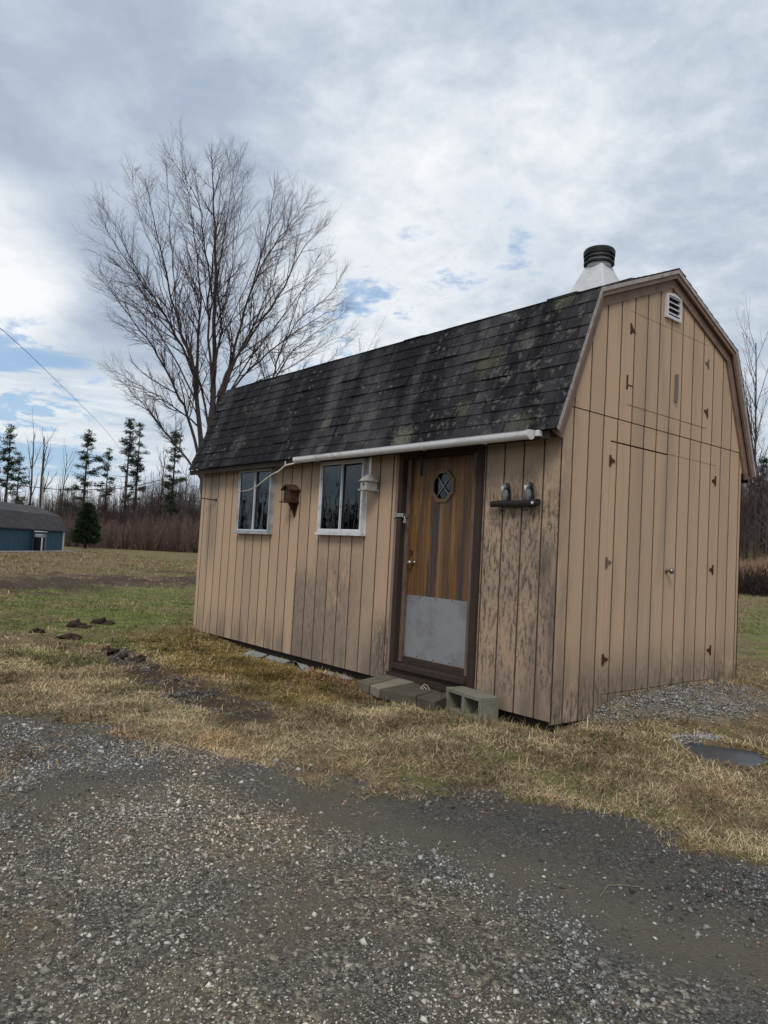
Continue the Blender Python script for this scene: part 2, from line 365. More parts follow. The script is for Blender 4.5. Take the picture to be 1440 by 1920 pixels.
pa = g.noise(P, .33, 6, .7); strw = g.mix(g.ss(pa, .50, .60, 0., .45), strw, g.mix(1., strw, (.55, .52, .50, 1), 'MULTIPLY')); strw = g.mix(g.ss(g.noise(g.v('ADD', P, (4., 9., 0.)), .6, 6, .7), .52, .62, 0., .6), strw, grn)
turf = g.mix(g.m('MULTIPLY', A[1], .85), strw, grn)
turf = g.mix(g.m('MULTIPLY', B[1], .75), turf, mos)
turf = g.mix(g.m('MULTIPLY', Cc[2], .7), turf, g.ramp(nX, [(.3, (.13, .095, .055)), (.7, (.34, .27, .16))]))
mud = g.mix(nF, (.030, .020, .014, 1), (.105, .072, .052, 1))
turf = g.mix(1., turf, g.ramp(fib, [(.42, (.42, .40, .38)), (.58, (.95, .95, .95)), (.72, (1.65, 1.62, 1.55))]), 'MULTIPLY')
turf = g.mix(1., turf, g.ramp(mid_, [(.30, (.50, .50, .48)), (.48, (.95, .95, .95)), (.66, (1.35, 1.30, 1.22))]), 'MULTIPLY')
turf = g.mix(g.m('MULTIPLY', A[2], g.ss(nM, .25, .5, .5, 1.)), turf, mud)
edge = g.m('ADD', A[0], g.m('MULTIPLY', g.m('SUBTRACT', nF, .5), .9))
col = g.mix(g.ss(edge, .30, .70), turf, grav)
col = g.mix(g.m('MULTIPLY', B[2], .7), col, g.ramp(g.xyz(v1)[1], [(0, (.10, .09, .085)), (1, (.34, .32, .30))]))
wet = Cc[1]
col = g.mix(g.m('MULTIPLY', wet, .9), col, (.030, .034, .040, 1))
dk = g.m('MULTIPLY', g.m('MAXIMUM', A[0], B[2]), 1.)
hgt = g.m('ADD', g.m('MULTIPLY', g.m('SUBTRACT', 1., v1d), dk), g.m('MULTIPLY_ADD', nX, .6, g.m('MULTIPLY', fib, 1.2)))
bm = g.bump(g.m('MULTIPLY', hgt, g.m('SUBTRACT', 1., wet)), .75, .012)
rough = g.m('SUBTRACT', .95, g.m('MULTIPLY', wet, .62))
g.bsdf(col, rough, .25, norm=bm)
ground = raw('ground', np.stack([GX, GY, GZ], -1).reshape(-1, 3), fc, m_ground, col={'zoneA': colA, 'zoneB': colB, 'zoneC': colC, 'zoneD': colD}, smooth=True)
tag(ground, 'yard of matted brown and green grass with a crushed stone drive', 'ground', kind='structure')
# hand sampled height
def h1(x, y): return float(gh(np.array([x]), np.array([y]))[0])

# ---------------------------------------------------------------- materials
def siding(name, ax, off, gable):
    m, g = mat(name); P = g.pos(); X = g.xyz(P); u = X[ax]
    bid = g.m('FLOOR', g.m('DIVIDE', g.m('SUBTRACT', u, off), .2032))
    tint = g.white(w=bid); tint2 = g.white(w=g.m('ADD', bid, 31.7))
    Pv = g.comb(u, 0., X[2])
    grain = g.noise(g.scale(Pv, (60., 1., 2.2)), 1., 5, .65, .3)
    grain2 = g.noise(g.scale(Pv, (170., 1., 5.)), 1., 3, .6)
    base = g.ramp(g.m('ADD', g.m('MULTIPLY', grain, .45), g.m('MULTIPLY', tint, .50)), [(.10, (.425, .300, .205)), (.45, (.480, .338, .228)), (.85, (.525, .368, .243))])
    base = g.mix(g.ss(tint2, .72, .9, 0., .22), base, (.30, .24, .185, 1))
    # weathering: vertical soft streaks, bare grey patches, mildew low down, flaking specks; also painted shade under the eave
    strk = g.noise(g.scale(Pv, (4.2, 1., .55)), 1., 6, .62, .25)
    patch = g.noise(g.scale(Pv, (2.2, 1., 1.3)), 1., 6, .68, .4)
    spk = g.noise(g.scale(Pv, (34., 1., 9.)), 1., 6, .74, .3)
    spk2 = g.noise(g.scale(Pv, (95., 1., 26.)), 1., 4, .7)
    grey = (.215, .170, .140, 1); dark = (.075, .060, .052, 1)
    if gable:
        w = g.ss(strk, .50, .70, 0., .35)
        base = g.mix(w, base, (.295, .225, .165, 1))
        low = g.m('MULTIPLY', g.ss(X[2], .72, .10), g.ss(patch, .28, .56))
        base = g.mix(g.m('MULTIPLY', low, .75), base, (.17, .135, .105, 1))
        base = g.mix(g.m('MULTIPLY', g.ss(X[2], .52, .05), g.ss(spk, .44, .60, 0., .85)), base, (.065, .060, .050, 1))
        lc = g.m('MULTIPLY', g.ss(u, .30, .02), g.ss(patch, .4, .6, 0., .6)); base = g.mix(lc, base, (.22, .165, .125, 1))
        mid = g.m('MULTIPLY', g.m('MULTIPLY', g.ss(u, .95, 1.25), g.ss(u, 1.72, 1.55)), g.ss(strk, .38, .64, .10, .60))
        base = g.mix(mid, base, (.30, .235, .185, 1))
        base = g.mix(g.ss(spk, .66, .76, 0., .35), base, (.16, .115, .085, 1))
    else:
        # panel right of the door: flaking and mildewed; panel below the right window: grey; the rest sound
        rgt = g.ss(u, -.85, -.78); midp = g.m('MULTIPLY', g.m('MAXIMUM', g.m('MULTIPLY', g.ss(u, -3.66, -3.64), g.ss(X[2], 1.2, .7)), g.ss(u, -3.5, -3.0)), g.ss(u, -2.0, -2.9)); 
        mz = g.m('MULTIPLY', midp, g.ss(X[2], 1.55, .75))
        w = g.m('MULTIPLY', mz, g.ss(patch, .30, .52)); base = g.mix(g.m('MULTIPLY', w, .72), base, (.225, .178, .150, 1))
        base = g.mix(g.m('MULTIPLY', mz, g.ss(spk, .46, .62, 0., .6)), base, (.12, .095, .085, 1))
        rz = g.m('MULTIPLY', rgt, g.m('MULTIPLY', g.ss(X[2], 0., .25), g.ss(X[2], 2.2, 1.6)))
        base = g.mix(g.m('MULTIPLY', rgt, g.ss(patch, .40, .62, .05, .60)), base, (.27, .205, .155, 1))
        sp = g.m('MULTIPLY', g.m('MULTIPLY', rz, g.ss(spk, .47, .60)), g.ss(patch, .33, .52, .15, 1.))
        base = g.mix(g.m('MULTIPLY', sp, .85), base, dark)
        base = g.mix(g.m('MULTIPLY', g.m('MULTIPLY', rz, g.ss(spk2, .56, .66)), g.ss(patch, .35, .5)), base, (.06, .05, .045, 1))
        # mildew band beside the corner and across the middle
        mb = g.m('MULTIPLY', g.m('MULTIPLY', g.ss(u, -.34, -.12), g.ss(X[2], 1.5, 1.2)), g.ss(strk, .36, .58, .2, .85))
        base = g.mix(mb, base, (.115, .095, .085, 1))
        top = g.m('MULTIPLY', g.ss(X[2], 1.65, 2.1), g.ss(patch, .3, .6, .35, .9))  # eave shade painted as a greyer tone towards the wall top
        base = g.mix(g.m('MULTIPLY', top, .45), base, (.200, .180, .135, 1))
        gr = g.m('MULTIPLY', g.m('MULTIPLY', g.ss(u, -5.55, -5.75), g.ss(u, -5.98, -5.9)), g.ss(X[2], .7, 1.3)); base = g.mix(g.m('MULTIPLY', gr, .6), base, (.19, .175, .14, 1))
        low = g.m('MULTIPLY', g.ss(X[2], .50, .02), g.ss(strk, .36, .6)); base = g.mix(g.m('MULTIPLY', low, .8), base, (.185, .145, .115, 1))
        base = g.mix(g.ss(spk2, .66, .74, 0., .5), base, (.13, .10, .08, 1))
        dr = g.m('MULTIPLY', g.m('MULTIPLY', g.ss(u, -2.35, -2.0), g.ss(u, -1.85, -1.95)), g.m('MULTIPLY', g.ss(X[2], .75, .35), g.ss(spk, .38, .5)))
        base = g.mix(dr, base, (.12, .10, .085, 1))
    base = g.mix(g.ss(grain2, .60, .74, 0., .35), base, (.17, .125, .09, 1))
    fr_ = g.m('FRACT', g.m('ADD', g.m('DIVIDE', g.m('SUBTRACT', u, off), .2032), .5)); dg = g.m('ABSOLUTE', g.m('SUBTRACT', fr_, .5))
    base = g.mix(g.ss(dg, .045, .030, 0., .85), base, (.060, .042, .032, 1))
    base = g.mix(g.m('MULTIPLY', g.ss(dg, .11, .03), g.ss(spk, .42, .62, 0., .55)), base, (.20, .145, .105, 1))
    fx_ = g.m('ABSOLUTE', g.m('SUBTRACT', g.m('FRACT', g.m('DIVIDE', g.m('SUBTRACT', u, off), .2032)), .12)); fz_ = g.m('ABSOLUTE', g.m('SUBTRACT', g.m('FRACT', g.m('DIVIDE', g.m('SUBTRACT', X[2], .08), .31)), .5))
    nail = g.m('MULTIPLY', g.ss(fx_, .020, .012), g.ss(fz_, .014, .008)); sel = g.ss(g.white(vec=g.comb(bid, g.m('FLOOR', g.m('DIVIDE', g.m('SUBTRACT', X[2], .08), .31)), 3.)), .45, .5)
    base = g.mix(g.m('MULTIPLY', g.m('MULTIPLY', nail, sel), .75), base, (.10, .055, .035, 1))
    drip = g.m('MULTIPLY', g.m('MULTIPLY', g.ss(fx_, .022, .006), sel), g.ss(g.m('FRACT', g.m('DIVIDE', g.m('SUBTRACT', X[2], .08), .31)), .30, .50)); drip = g.m('MULTIPLY', drip, g.ss(g.m('FRACT', g.m('DIVIDE', g.m('SUBTRACT', X[2], .08), .31)), .52, .50))
    base = g.mix(g.m('MULTIPLY', drip, .22), base, (.16, .10, .07, 1))
    bm = g.bump(g.m('ADD', grain, g.m('MULTIPLY', grain2, .6)), .5, .005)
    g.bsdf(base, .82, .25, norm=bm); return m
m_long = siding('siding_long', 0, -.168, False); m_gab = siding('siding_gable', 1, .136, True)
def simple(name, c, rough=.7, spec=.3, metal=0., var=.25, sc=12., bump=.15, dirt=None, dsc=6., stretch=(1, 1, 1)):
    m, g = mat(name); P = g.scale(g.pos(), stretch); n = g.noise(P, sc, 5, .65); n2 = g.noise(P, sc*7, 3, .6)
    c = np.array(c)
    col = g.ramp(n, [(.25, c*(1-var)), (.75, np.minimum(c*(1+var), 1.))])
    if dirt is not None: col = g.mix(g.ss(g.noise(P, dsc, 6, .7), .48, .68, 0., .8), col, tuple(dirt)+(1,))
    g.bsdf(col, rough, spec, metal, norm=g.bump(g.m('ADD', n, n2), bump, .004)); return m
m_trim = simple('trim_paint', (.225, .150, .115), .8, dirt=(.11, .085, .07))
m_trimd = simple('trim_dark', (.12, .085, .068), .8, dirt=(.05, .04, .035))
m_edge = simple('rake_edge', (.36, .32, .30), .6, dirt=(.15, .12, .10), dsc=20)
m_white = simple('white_metal', (.62, .62, .64), .45, .4, var=.08, dirt=(.36, .34, .31), dsc=9)
m_gutter = simple('white_gutter', (.70, .70, .71), .4, .4, var=.06, dirt=(.45, .42, .38), dsc=5)
m_cone = simple('chimney_white', (.60, .60, .62), .5, .35, var=.06, dirt=(.46, .44, .42), dsc=4)
m_black = simple('black_metal', (.006, .0065, .007), .45, .3, var=.3)
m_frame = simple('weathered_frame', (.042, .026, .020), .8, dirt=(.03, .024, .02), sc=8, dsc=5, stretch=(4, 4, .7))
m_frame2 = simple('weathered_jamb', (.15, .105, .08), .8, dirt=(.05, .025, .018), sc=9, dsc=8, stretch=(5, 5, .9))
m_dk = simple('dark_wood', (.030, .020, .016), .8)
m_steel = simple('galvanised_plate', (.30, .305, .32), .45, .5, .35, var=.10, sc=5, bump=.05, dirt=(.21, .205, .205), dsc=3.5)
m_rust = simple('rusty_iron', (.085, .030, .018), .75, .3, .2, dirt=(.03, .014, .01), sc=40, dsc=30)
m_ironp = simple('painted_iron', (.16, .13, .11), .7, .3, .1, dirt=(.08, .06, .05), sc=30, dsc=30)
m_grey = simple('grey_wood', (.16, .15, .135), .85, dirt=(.08, .07, .06), stretch=(8, 8, 1))
m_brass = simple('tarnished_knob', (.30, .26, .22), .34, .6, .9, var=.1)
m_chrome = simple('hasp_metal', (.42, .41, .40), .35, .6, .8, dirt=(.15, .11, .09), dsc=40)
m_bhouse = simple('dark_birdhouse', (.060, .028, .018), .7, dirt=(.02, .012, .01), stretch=(3, 3, 1))
m_bh2 = simple('white_birdhouse', (.36, .36, .32), .7, dirt=(.10, .09, .075), sc=25, dsc=34)
m_log = simple('dark_log', (.022, .018, .016), .7, sc=20)
m_bgrey = simple('bird_grey', (.14, .15, .165), .6, dirt=(.06, .06, .065), sc=20, dsc=30)
m_bdark = simple('bird_dark', (.018, .018, .022), .6)
m_bwhite = simple('bird_white', (.60, .60, .56), .6)
m_block = simple('concrete_block', (.20, .188, .148), .95, .15, var=.22, sc=14, bump=.6, dirt=(.14, .145, .095), dsc=5)
m_paver = simple('grey_slab', (.29, .315, .30), .9, .2, var=.12, sc=10, bump=.3, dirt=(.18, .19, .16), dsc=6)
m_step = simple('step_wood', (.150, .125, .095), .9, .2, var=.35, sc=7, bump=.6, dirt=(.09, .09, .055), dsc=5, stretch=(1, 1, 1))
m_in = simple('interior', (.035, .03, .027), .9)
m_blue = simple('blue_siding', (.048, .105, .145), .7, var=.15, sc=2.)
m_froof = simple('far_roof', (.060, .056, .060), .9, dirt=(.10, .09, .088), sc=1.2, dsc=2.2, stretch=(.5, .5, 2.))
m_conc = simple('concrete_apron', (.33, .32, .32), .9)
m_twig = simple('pale_vine', (.48, .44, .36), .8)
m_wire = simple('wire', (.06, .06, .07), .6)
m_pole = simple('pole_wood', (.30, .28, .26), .9)
m_barkB = simple('bark', (.062, .049, .046), .95, .1, var=.35, sc=3, stretch=(3, 3, .6), dirt=(.05, .045, .04))
m_twigs = simple('twigs', (.100, .070, .072), .95, .1, var=.3, sc=1.)
m_twigs2 = simple('far_twigs', (.115, .085, .085), .95, .1, var=.3, sc=.4)
m_clod = simple('soil_clod', (.040, .027, .020), .95, .1, var=.4, sc=20, bump=1., dirt=(.09, .06, .035), dsc=9)
m_stick = simple('stick', (.22, .17, .12), .9)
m_wgrey = simple('grey_metal', (.36, .38, .41), .45, .4, var=.08, dirt=(.22, .21, .20), dsc=9)
# glass: dark pane that mirrors the sky
m_glass, g = mat('window_glass')
nd = g.n('ShaderNodeBsdfGlass'); nd.inputs['Color'].default_value = (.35, .37, .38, 1); nd.inputs['Roughness'].default_value = .0; nd.inputs['IOR'].default_value = 1.02
gl = g.n('ShaderNodeBsdfGlossy'); gl.inputs['Roughness'].default_value = .015; gl.inputs['Color'].default_value = (.85, .95, 1., 1)
fr = g.n('ShaderNodeFresnel'); fr.inputs[0].default_value = 1.5
nn = g.noise(g.pos(), 3., 2); bmp = g.bump(nn, .08, .01); g.put(gl.inputs['Normal'], bmp)
tr = g.n('ShaderNodeBsdfTransparent'); tr.inputs[0].default_value = (.55, .58, .60, 1)
mx = g.n('ShaderNodeMixShader'); g.put(mx.inputs[0], fr.outputs[0]); g.put(mx.inputs[1], tr.outputs[0]); g.put(mx.inputs[2], gl.outputs[0])
o = g.n('ShaderNodeOutputMaterial'); g.put(o.inputs[0], mx.outputs[0])
# shingles
m_roof, g = mat('shingles'); P = g.pos(); X = g.xyz(P)
vr = g.white(vec=g.comb(g.m('FLOOR', g.m('MULTIPLY', X[0], 6.56)), g.m('FLOOR', g.m('MULTIPLY', X[2], 9.)), 0.))
gra = g.noise(P, 220., 3, .8); mo = g.noise(P, 7., 7, .68); st = g.noise(g.comb(g.m('ADD', g.m('MULTIPLY', X[0], 2.3), g.m('MULTIPLY', X[2], .35)), X[1], g.m('MULTIPLY', X[2], .28)), 1., 5, .6, .3)
c = g.ramp(g.m('MULTIPLY_ADD', gra, .5, g.m('MULTIPLY', vr, .5)), [(.2, (.018, .018, .020)), (.8, (.046, .045, .049))])
c = g.mix(g.ss(st, .44, .56, 0., .9), c, (.008, .0075, .0095, 1))
c = g.mix(g.m('MULTIPLY', g.ss(st, .45, .34), g.ss(mo, .40, .6, .2, .65)), c, (.095, .092, .090, 1))
rt = g.ss(X[0], -2.6, -.7)
mo2 = g.noise(P, 19., 7, .75)
lich = g.m('MULTIPLY', g.m('MULTIPLY', g.ss(mo, .48, .60), g.ss(mo2, .49, .60)), g.m('ADD', .30, g.m('MULTIPLY', rt, .60)))
c = g.mix(lich, c, (.125, .125, .112, 1))
sp = g.voro(P, 11., out='Distance'); spn = g.noise(P, 2.6, 3)
c = g.mix(g.m('MULTIPLY', g.ss(g.m('ADD', sp, g.m('MULTIPLY', g.m('SUBTRACT', g.noise(P, 40., 3), .5), .35)), .30, .16), g.ss(spn, .50, .60, 0., .8)), c, (.125, .125, .11, 1))
def spot(c, x, y, z, r, k, colr):
    dd = g.v('DISTANCE', P, (x, y, z)); dd = g.m('ADD', dd, g.m('MULTIPLY', g.m('SUBTRACT', g.noise(P, 30., 6, .75), .5), r*3.6))
    return g.mix(g.ss(dd, r, r*.4, 0., k*.55), c, colr)
def roofpt(px, py):     # where a photo pixel meets the near lower slope
    v = ray(px, py); n = np.array([0, -(3.442-2.227), (.327+.174)]); p0 = np.array([0, -.174, 2.227])
    t = ((p0-CAM)@n)/(v@n); return CAM+v*t
for px, py, r, k, cc in ((612, 795, .10, .7, (.20, .18, .12, 1)), (757, 822, .16, .75, (.24, .23, .17, 1)), (918, 678, .20, .6, (.11, .105, .060, 1)), (905, 690, .12, .5, (.12, .11, .065, 1)), (600, 842, .08, .6, (.2, .2, .18, 1)),
        (975, 795, .15, .55, (.16, .155, .10, 1)), (1060, 560, .14, .5, (.13, .14, .08, 1)), (985, 640, .14, .5, (.18, .18, .15, 1)), (870, 770, .12, .45, (.15, .14, .09, 1)), (452, 830, .14, .5, (.15, .145, .12, 1)), (480, 770, .10, .45, (.15, .14, .11, 1))):
    q = roofpt(px, py); c = spot(c, *q, r, k, cc)
g.bsdf(c, .92, .2, norm=g.bump(g.m('ADD', gra, mo), .6, .004))
# door wood
m_door, g = mat('door_wood'); P = g.pos(); X = g.xyz(P)
wv = g.comb(X[0], 0., X[2])
w1 = g.noise(g.scale(wv, (26., 1., .9)), 1., 6, .65, .5); w2 = g.noise(g.scale(wv, (90., 1., 3.)), 1., 4, .6, .2); w3 = g.noise(g.scale(wv, (9., 1., .5)), 1., 3, .5)
c = g.ramp(g.m('MULTIPLY_ADD', w1, .7, g.m('MULTIPLY', w2, .3)), [(.32, (.030, .015, .008)), (.43, (.105, .047, .014)), (.54, (.185, .088, .025)), (.70, (.31, .175, .075))])
c = g.mix(g.ss(w3, .50, .62, 0., .75), c, (.085, .056, .034, 1))
c = g.mix(g.ss(g.noise(g.scale(wv, (38., 1., 2.2)), 1., 6, .7, .6), .54, .64, 0., .7), c, (.040, .026, .018, 1))
def band(c, x0, x1, z1, k, cc, z0=-1.):
    wx = g.m('ADD', X[0], g.m('MULTIPLY', g.m('SUBTRACT', g.noise(g.scale(wv, (4., 1., 5.)), 1., 3), .5), .035))
    mk = g.m('MULTIPLY', g.m('MULTIPLY', g.ss(wx, x0-.012, x0+.012), g.ss(wx, x1+.012, x1-.012)), g.m('MULTIPLY', g.ss(X[2], z1+.1, z1-.05), g.ss(X[2], z0-.05, z0+.05)))
    return g.mix(g.m('MULTIPLY', mk, g.ss(w1, .35, .6, k, k*.45)), c, cc)
c = band(c, -1.53, -1.41, 1.66, .95, (.042, .034, .038, 1))
c = band(c, -1.135, -1.065, 1.75, .92, (.038, .032, .036, 1))
c = band(c, -1.715, -1.69, 1.45, .85, (.04, .025, .02, 1)); c = band(c, -1.41, -1.375, 1.68, .8, (.24, .155, .095, 1))
c = band(c, -1.30, -1.265, 1.45, .7, (.07, .045, .035, 1)); c = band(c, -1.24, -1.225, 1.72, .75, (.36, .22, .12, 1), 1.2)
c = band(c, -1.60, -1.585, 1.65, .7, (.08, .04, .02, 1)); c = band(c, -1.06, -1.0, 1.35, .5, (.22, .09, .03, 1))
c = g.mix(g.ss(X[2], 1.93, 2.12, 0., .6), c, (.055, .026, .014, 1))  # shadow below the soffit, painted into the upper door colour
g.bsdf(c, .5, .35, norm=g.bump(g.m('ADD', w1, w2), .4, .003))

# ---------------------------------------------------------------- the shed
shed = empty('garden_shed', (-Ln/2, Wd/2, 0.))
tag(shed, 'weathered tan wooden shed with a dark gambrel shingle roof', 'shed')
EO, ZE, YB, ZB, ZP = .174, 2.227, .327, 3.442, 3.938
def prof(y):   # underside line of the roof over y
    y = min(y, Wd-y)
    return ZE+(y+EO)*(ZB-ZE)/(YB+EO) if y < YB else ZB+(y-YB)*(ZP-ZB)/(Wd/2-YB)
def board_wall(mb, axis, sgn, plane, u0, u1, off, z0, ztop, holes=(), t=.020, gd=.011, gw=.013):
    """grooved sheet: boards proud, grooves cut back; outward along sgn*normal; ztop: number or function"""
    cuts = {u0, u1}; gro = []
    k = math.ceil((u0-off)/.2032)
    while off+k*.2032 < u1:
        c = off+k*.2032
        if u0+.012 < c < u1-.012: gro.append(c); cuts |= {c-gw/2, c+gw/2}
        k += 1
    for a, b, _, _ in holes:
        for q in (a, b):
            if u0 < q < u1: cuts.add(q)
    if callable(ztop):
        for q in (YB, Wd/2, Wd-YB, .5*YB): 
            if u0 < q < u1: cuts.add(q)
    cs = sorted(cuts); zt = ztop if callable(ztop) else (lambda u: ztop)
    for a, b in zip(cs, cs[1:]):
        if b-a < 1e-5: continue
        mid = (a+b)/2; ing = any(abs(mid-c) < gw/2 for c in gro)
        iv = [(z0, None)]
        for ha, hb, hz0, hz1 in holes:
            if ha-1e-6 < mid < hb+1e-6:
                nv = []
                for lo, hi in iv:
                    if hz0 > lo: nv.append((lo, min(hz0, hi) if hi is not None else hz0))
                    if hi is None or hz1 < hi: nv.append((max(hz1, lo), hi))
                iv = nv
        f = plane-(sgn*gd if ing else 0); bk = plane-sgn*t
        for lo, hi in iv:
            ha_, hb_ = (zt(a), zt(b)) if hi is None else (min(hi, zt(a)), min(hi, zt(b)))
            if max(ha_, hb_) <= lo+.003: continue
            pr = [(a, lo), (b, lo), (b, max(hb_, lo+.001)), (a, max(ha_, lo+.001))]
            if axis == 0: pts = [(u, f, z) for u, z in pr]; ext = (0, bk-f, 0)
            else: pts = [(f, u, z) for u, z in pr]; ext = (bk-f, 0, 0)
            mb.prism(pts, ext)
WIN = [(-5.00, -4.21, 1.385, 2.165), (-3.17, -2.40, 1.40, 2.165)]
DOOR = (-1.90, -.815, .09, 2.19)
mb = MB(); board_wall(mb, 0, -1, 0., -Ln, -.012, -.168, 0., 2.235, [(a+.02, b-.02, c+.02, e-.02) for a, b, c, e in WIN]+[DOOR])
mb.build('wall', m_long, shed)
ZJ, LD, UD = 2.443, (.650, 2.472, .155, 2.252), (.875, 2.258, 2.585, 3.405)
mb = MB(); board_wall(mb, 1, 1, 0., .004, Wd, .136, -.02, ZJ-.004, [LD])
gw_ = mb; board_wall(gw_, 1, 1, .003, .012, Wd-.004, .136, ZJ+.004, lambda y: prof(y)-.012, [UD])
gw_.build('wall', m_gab, shed)
mb = MB(); mb.box(-Ln+.0, -.0, Wd-.018, Wd-.0, -.02, 2.235); mb.build('wall', m_gab, shed)
mb = MB(); mb.prism([(-Ln, .02, -.02), (-Ln, Wd-.02, -.02), (-Ln, Wd-.02, 2.6), (-Ln, Wd-YB, 3.42), (-Ln, Wd/2, 3.92), (-Ln, YB, 3.42), (-Ln, .02, 2.6)], (.018, 0, 0)); mb.build('wall', m_long, shed)
# added dark sheet behind the gable so that seams read dark, and floor
mb = MB(); mb.prism([(-.045, .06, 0.06), (-.045, Wd-.06, 0.06), (-.045, Wd-.06, 2.5), (-.045, Wd-YB-.06, 3.36), (-.045, Wd/2, 3.84), (-.045, YB+.06, 3.36), (-.045, .06, 2.5)], (-.01, 0, 0)); mb.build('dark_liner', m_dk, shed)
mb = MB(); mb.box(-Ln+.05, -.06, .03, Wd-.05, .04, .09); mb.box(-Ln+.05, -.03, .06, .10, -.16, .035); mb.build('floor', m_dk, shed)
# corner strip: a dark joint with a small weathered angle
mb = MB(); mb.box(-.010, -.001, .001, .03, -.01, 2.235); mb.build('corner_joint', m_dk, shed)
# roof: deck plus rows of tabs
OGn, OL = .075, .11
x0r, x1r = -Ln-OL, OGn
mb = MB()
prf = [(-EO, ZE), (YB, ZB), (Wd/2, ZP), (Wd-YB, ZB), (Wd+EO, ZE)]
th = .014
for (ya, za), (yb, zb) in zip(prf, prf[1:]):
    L = math.hypot(yb-ya, zb-za); ty, tz = (yb-ya)/L, (zb-za)/L; ny_, nz_ = -tz, ty
    mb.prism([(x0r+.01, ya, za), (x0r+.01, yb, zb), (x0r+.01, yb-ny_*th, zb-nz_*th), (x0r+.01, ya-ny_*th, za-nz_*th)], (x1r-x0r-.02, 0, 0))
    up = zb > za; rows = int(round(L/.118)); ex = L/rows
    for r in range(rows+(0)):
        s0 = r*ex; base = (ya, za) if up else (yb, zb); sg = 1 if up else -1
        xs = x0r+(-.30+.152*(r % 2))
        while xs < x1r:
            a, b = max(xs+.004, x0r), min(xs+.300, x1r)
            xs += .3048
            if b-a < .02: continue
            l0 = s0-.012+random.uniform(-.003, .003); l1 = s0+ex+.004
            p = lambda s_, n_: (base[0]+sg*ty*s_+ny_*n_, base[1]+sg*tz*s_+nz_*n_)
            lift = .011+random.uniform(0, .003)+(.010 if random.random() < .05 else 0)
            pr = [p(l0, .003), p(l1, .001), p(l1, .0035), p(l0, lift)]
            mb.prism([(a, y_, z_) for y_, z_ in pr], (b-a, 0, 0))
# ridge caps
for k in range(int((x1r-x0r)/.14)+1):
    xa = x0r+k*.14; xb = min(xa+.16, x1r)
    if xb-xa < .02: continue
    for s in (-1, 1):
        ty = (Wd/2-YB); tz = (ZP-ZB); L = math.hypot(ty, tz); ty, tz = s*ty/L, -tz/L
        mb.prism([(xa, Wd/2, ZP+.014), (xa, Wd/2+ty*.13, ZP+.014+tz*.13), (xa, Wd/2+ty*.13, ZP+.004+tz*.13), (xa, Wd/2, ZP+.004)], (xb-xa, 0, 0))
roof = mb.build('roof', m_roof, shed)
# eave: fascia and soffit
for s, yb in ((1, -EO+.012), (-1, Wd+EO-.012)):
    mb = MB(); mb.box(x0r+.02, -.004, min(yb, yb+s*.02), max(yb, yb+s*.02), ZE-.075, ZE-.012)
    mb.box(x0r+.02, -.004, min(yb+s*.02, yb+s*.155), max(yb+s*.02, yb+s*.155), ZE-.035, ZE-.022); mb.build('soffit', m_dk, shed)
# gable rake: wide frieze on the wall, soffit return, narrow light outer board
def rake(m, xa, xb, din, dout, name):
    mb = MB()
    for (ya, za), (yb, zb) in zip(prf, prf[1:]): pass
    def offs(dist):
        out = []
        N = []
        for (ya, za), (yb, zb) in zip(prf, prf[1:]):
            L = math.hypot(yb-ya, zb-za); N.append(((zb-za)/L, -(yb-ya)/L))
        for i, (y, z) in enumerate(prf):
            if i == 0: n = N[0]; out.append((y+n[0]*dist+0, z+n[1]*dist)); continue
            if i == len(prf)-1: n = N[-1]; out.append((y+n[0]*dist, z+n[1]*dist)); continue
            a, b = N[i-1], N[i]; k = dist/(1+a[0]*b[0]+a[1]*b[1]); out.append((y+(a[0]+b[0])*k, z+(a[1]+b[1])*k))
        return out
    A_, B_ = offs(dout), offs(din)
    for i in range(4):
        mb.prism([(xa, *A_[i]), (xa, *A_[i+1]), (xa, *B_[i+1]), (xa, *B_[i])], (xb-xa, 0, 0))
    return mb.build(name, m, shed)
rake(m_trim, .0035, .024, .150, .020, 'frieze_board')
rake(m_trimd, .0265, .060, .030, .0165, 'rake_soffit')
rake(m_edge, .048, .066, .075, .0165+.0, 'rake_board') if False else None
rake(m_trim, .040, .062, .072, .0175, 'rake_board')
rake(m_edge, .0625, .074, .034, .002, 'drip_edge')
# gutter
mb = MB(); ya, za, r = -EO-.052, ZE-.035, .044
xa, xb = -3.42, -.13
N = 14; ring = [(ya+r*math.cos(math.pi*(1+k/(N-1))), za+r*.95*math.sin(math.pi*(1+k/(N-1)))) for k in range(N)]
ring = [(ya-r-.006, za+.024), (ya-r, za+.024)]+ring+[(ya+r, za+.030)]
inner = [(y+(ya-y)*.06, z+.003 if i > 1 else z) for i, (y, z) in enumerate(ring)]
mb.prism([(xa, *p) for p in ring+inner[::-1]], (xb-xa, 0, -.0))
mb.prism([(xa, *p) for p in ring], (.004, 0, 0)); mb.prism([(xb-.02, *p) for p in [(y*1.0+(y-ya)*.10, z+(z-za)*.10) for y, z in ring]], (.024, 0, 0))
gut = mb.build('gutter', m_gutter, shed, smooth=False)
x_, _ = wl(793, 840, -.24)
for xx in (x_, -3.0, -.6):
    mb = MB(); mb.tube([(xx, ya+(r+.004)*math.cos(a), za+(r+.004)*.95*math.sin(a)) for a in np.linspace(math.pi*.92, math.pi*2.05, 12)], .0045, 6); mb.tube([(xx, ya-r-.002, za+.02), (xx, ya+r, za+.024)], .004, 6)
    mb.build('bracket', m_white, gut)
mb = MB(); mb.box(-.108, -.070, -EO-.03, -EO+.015, ZE-.055, ZE-.008); mb.build('bracket', m_white, shed, bevel=.004)
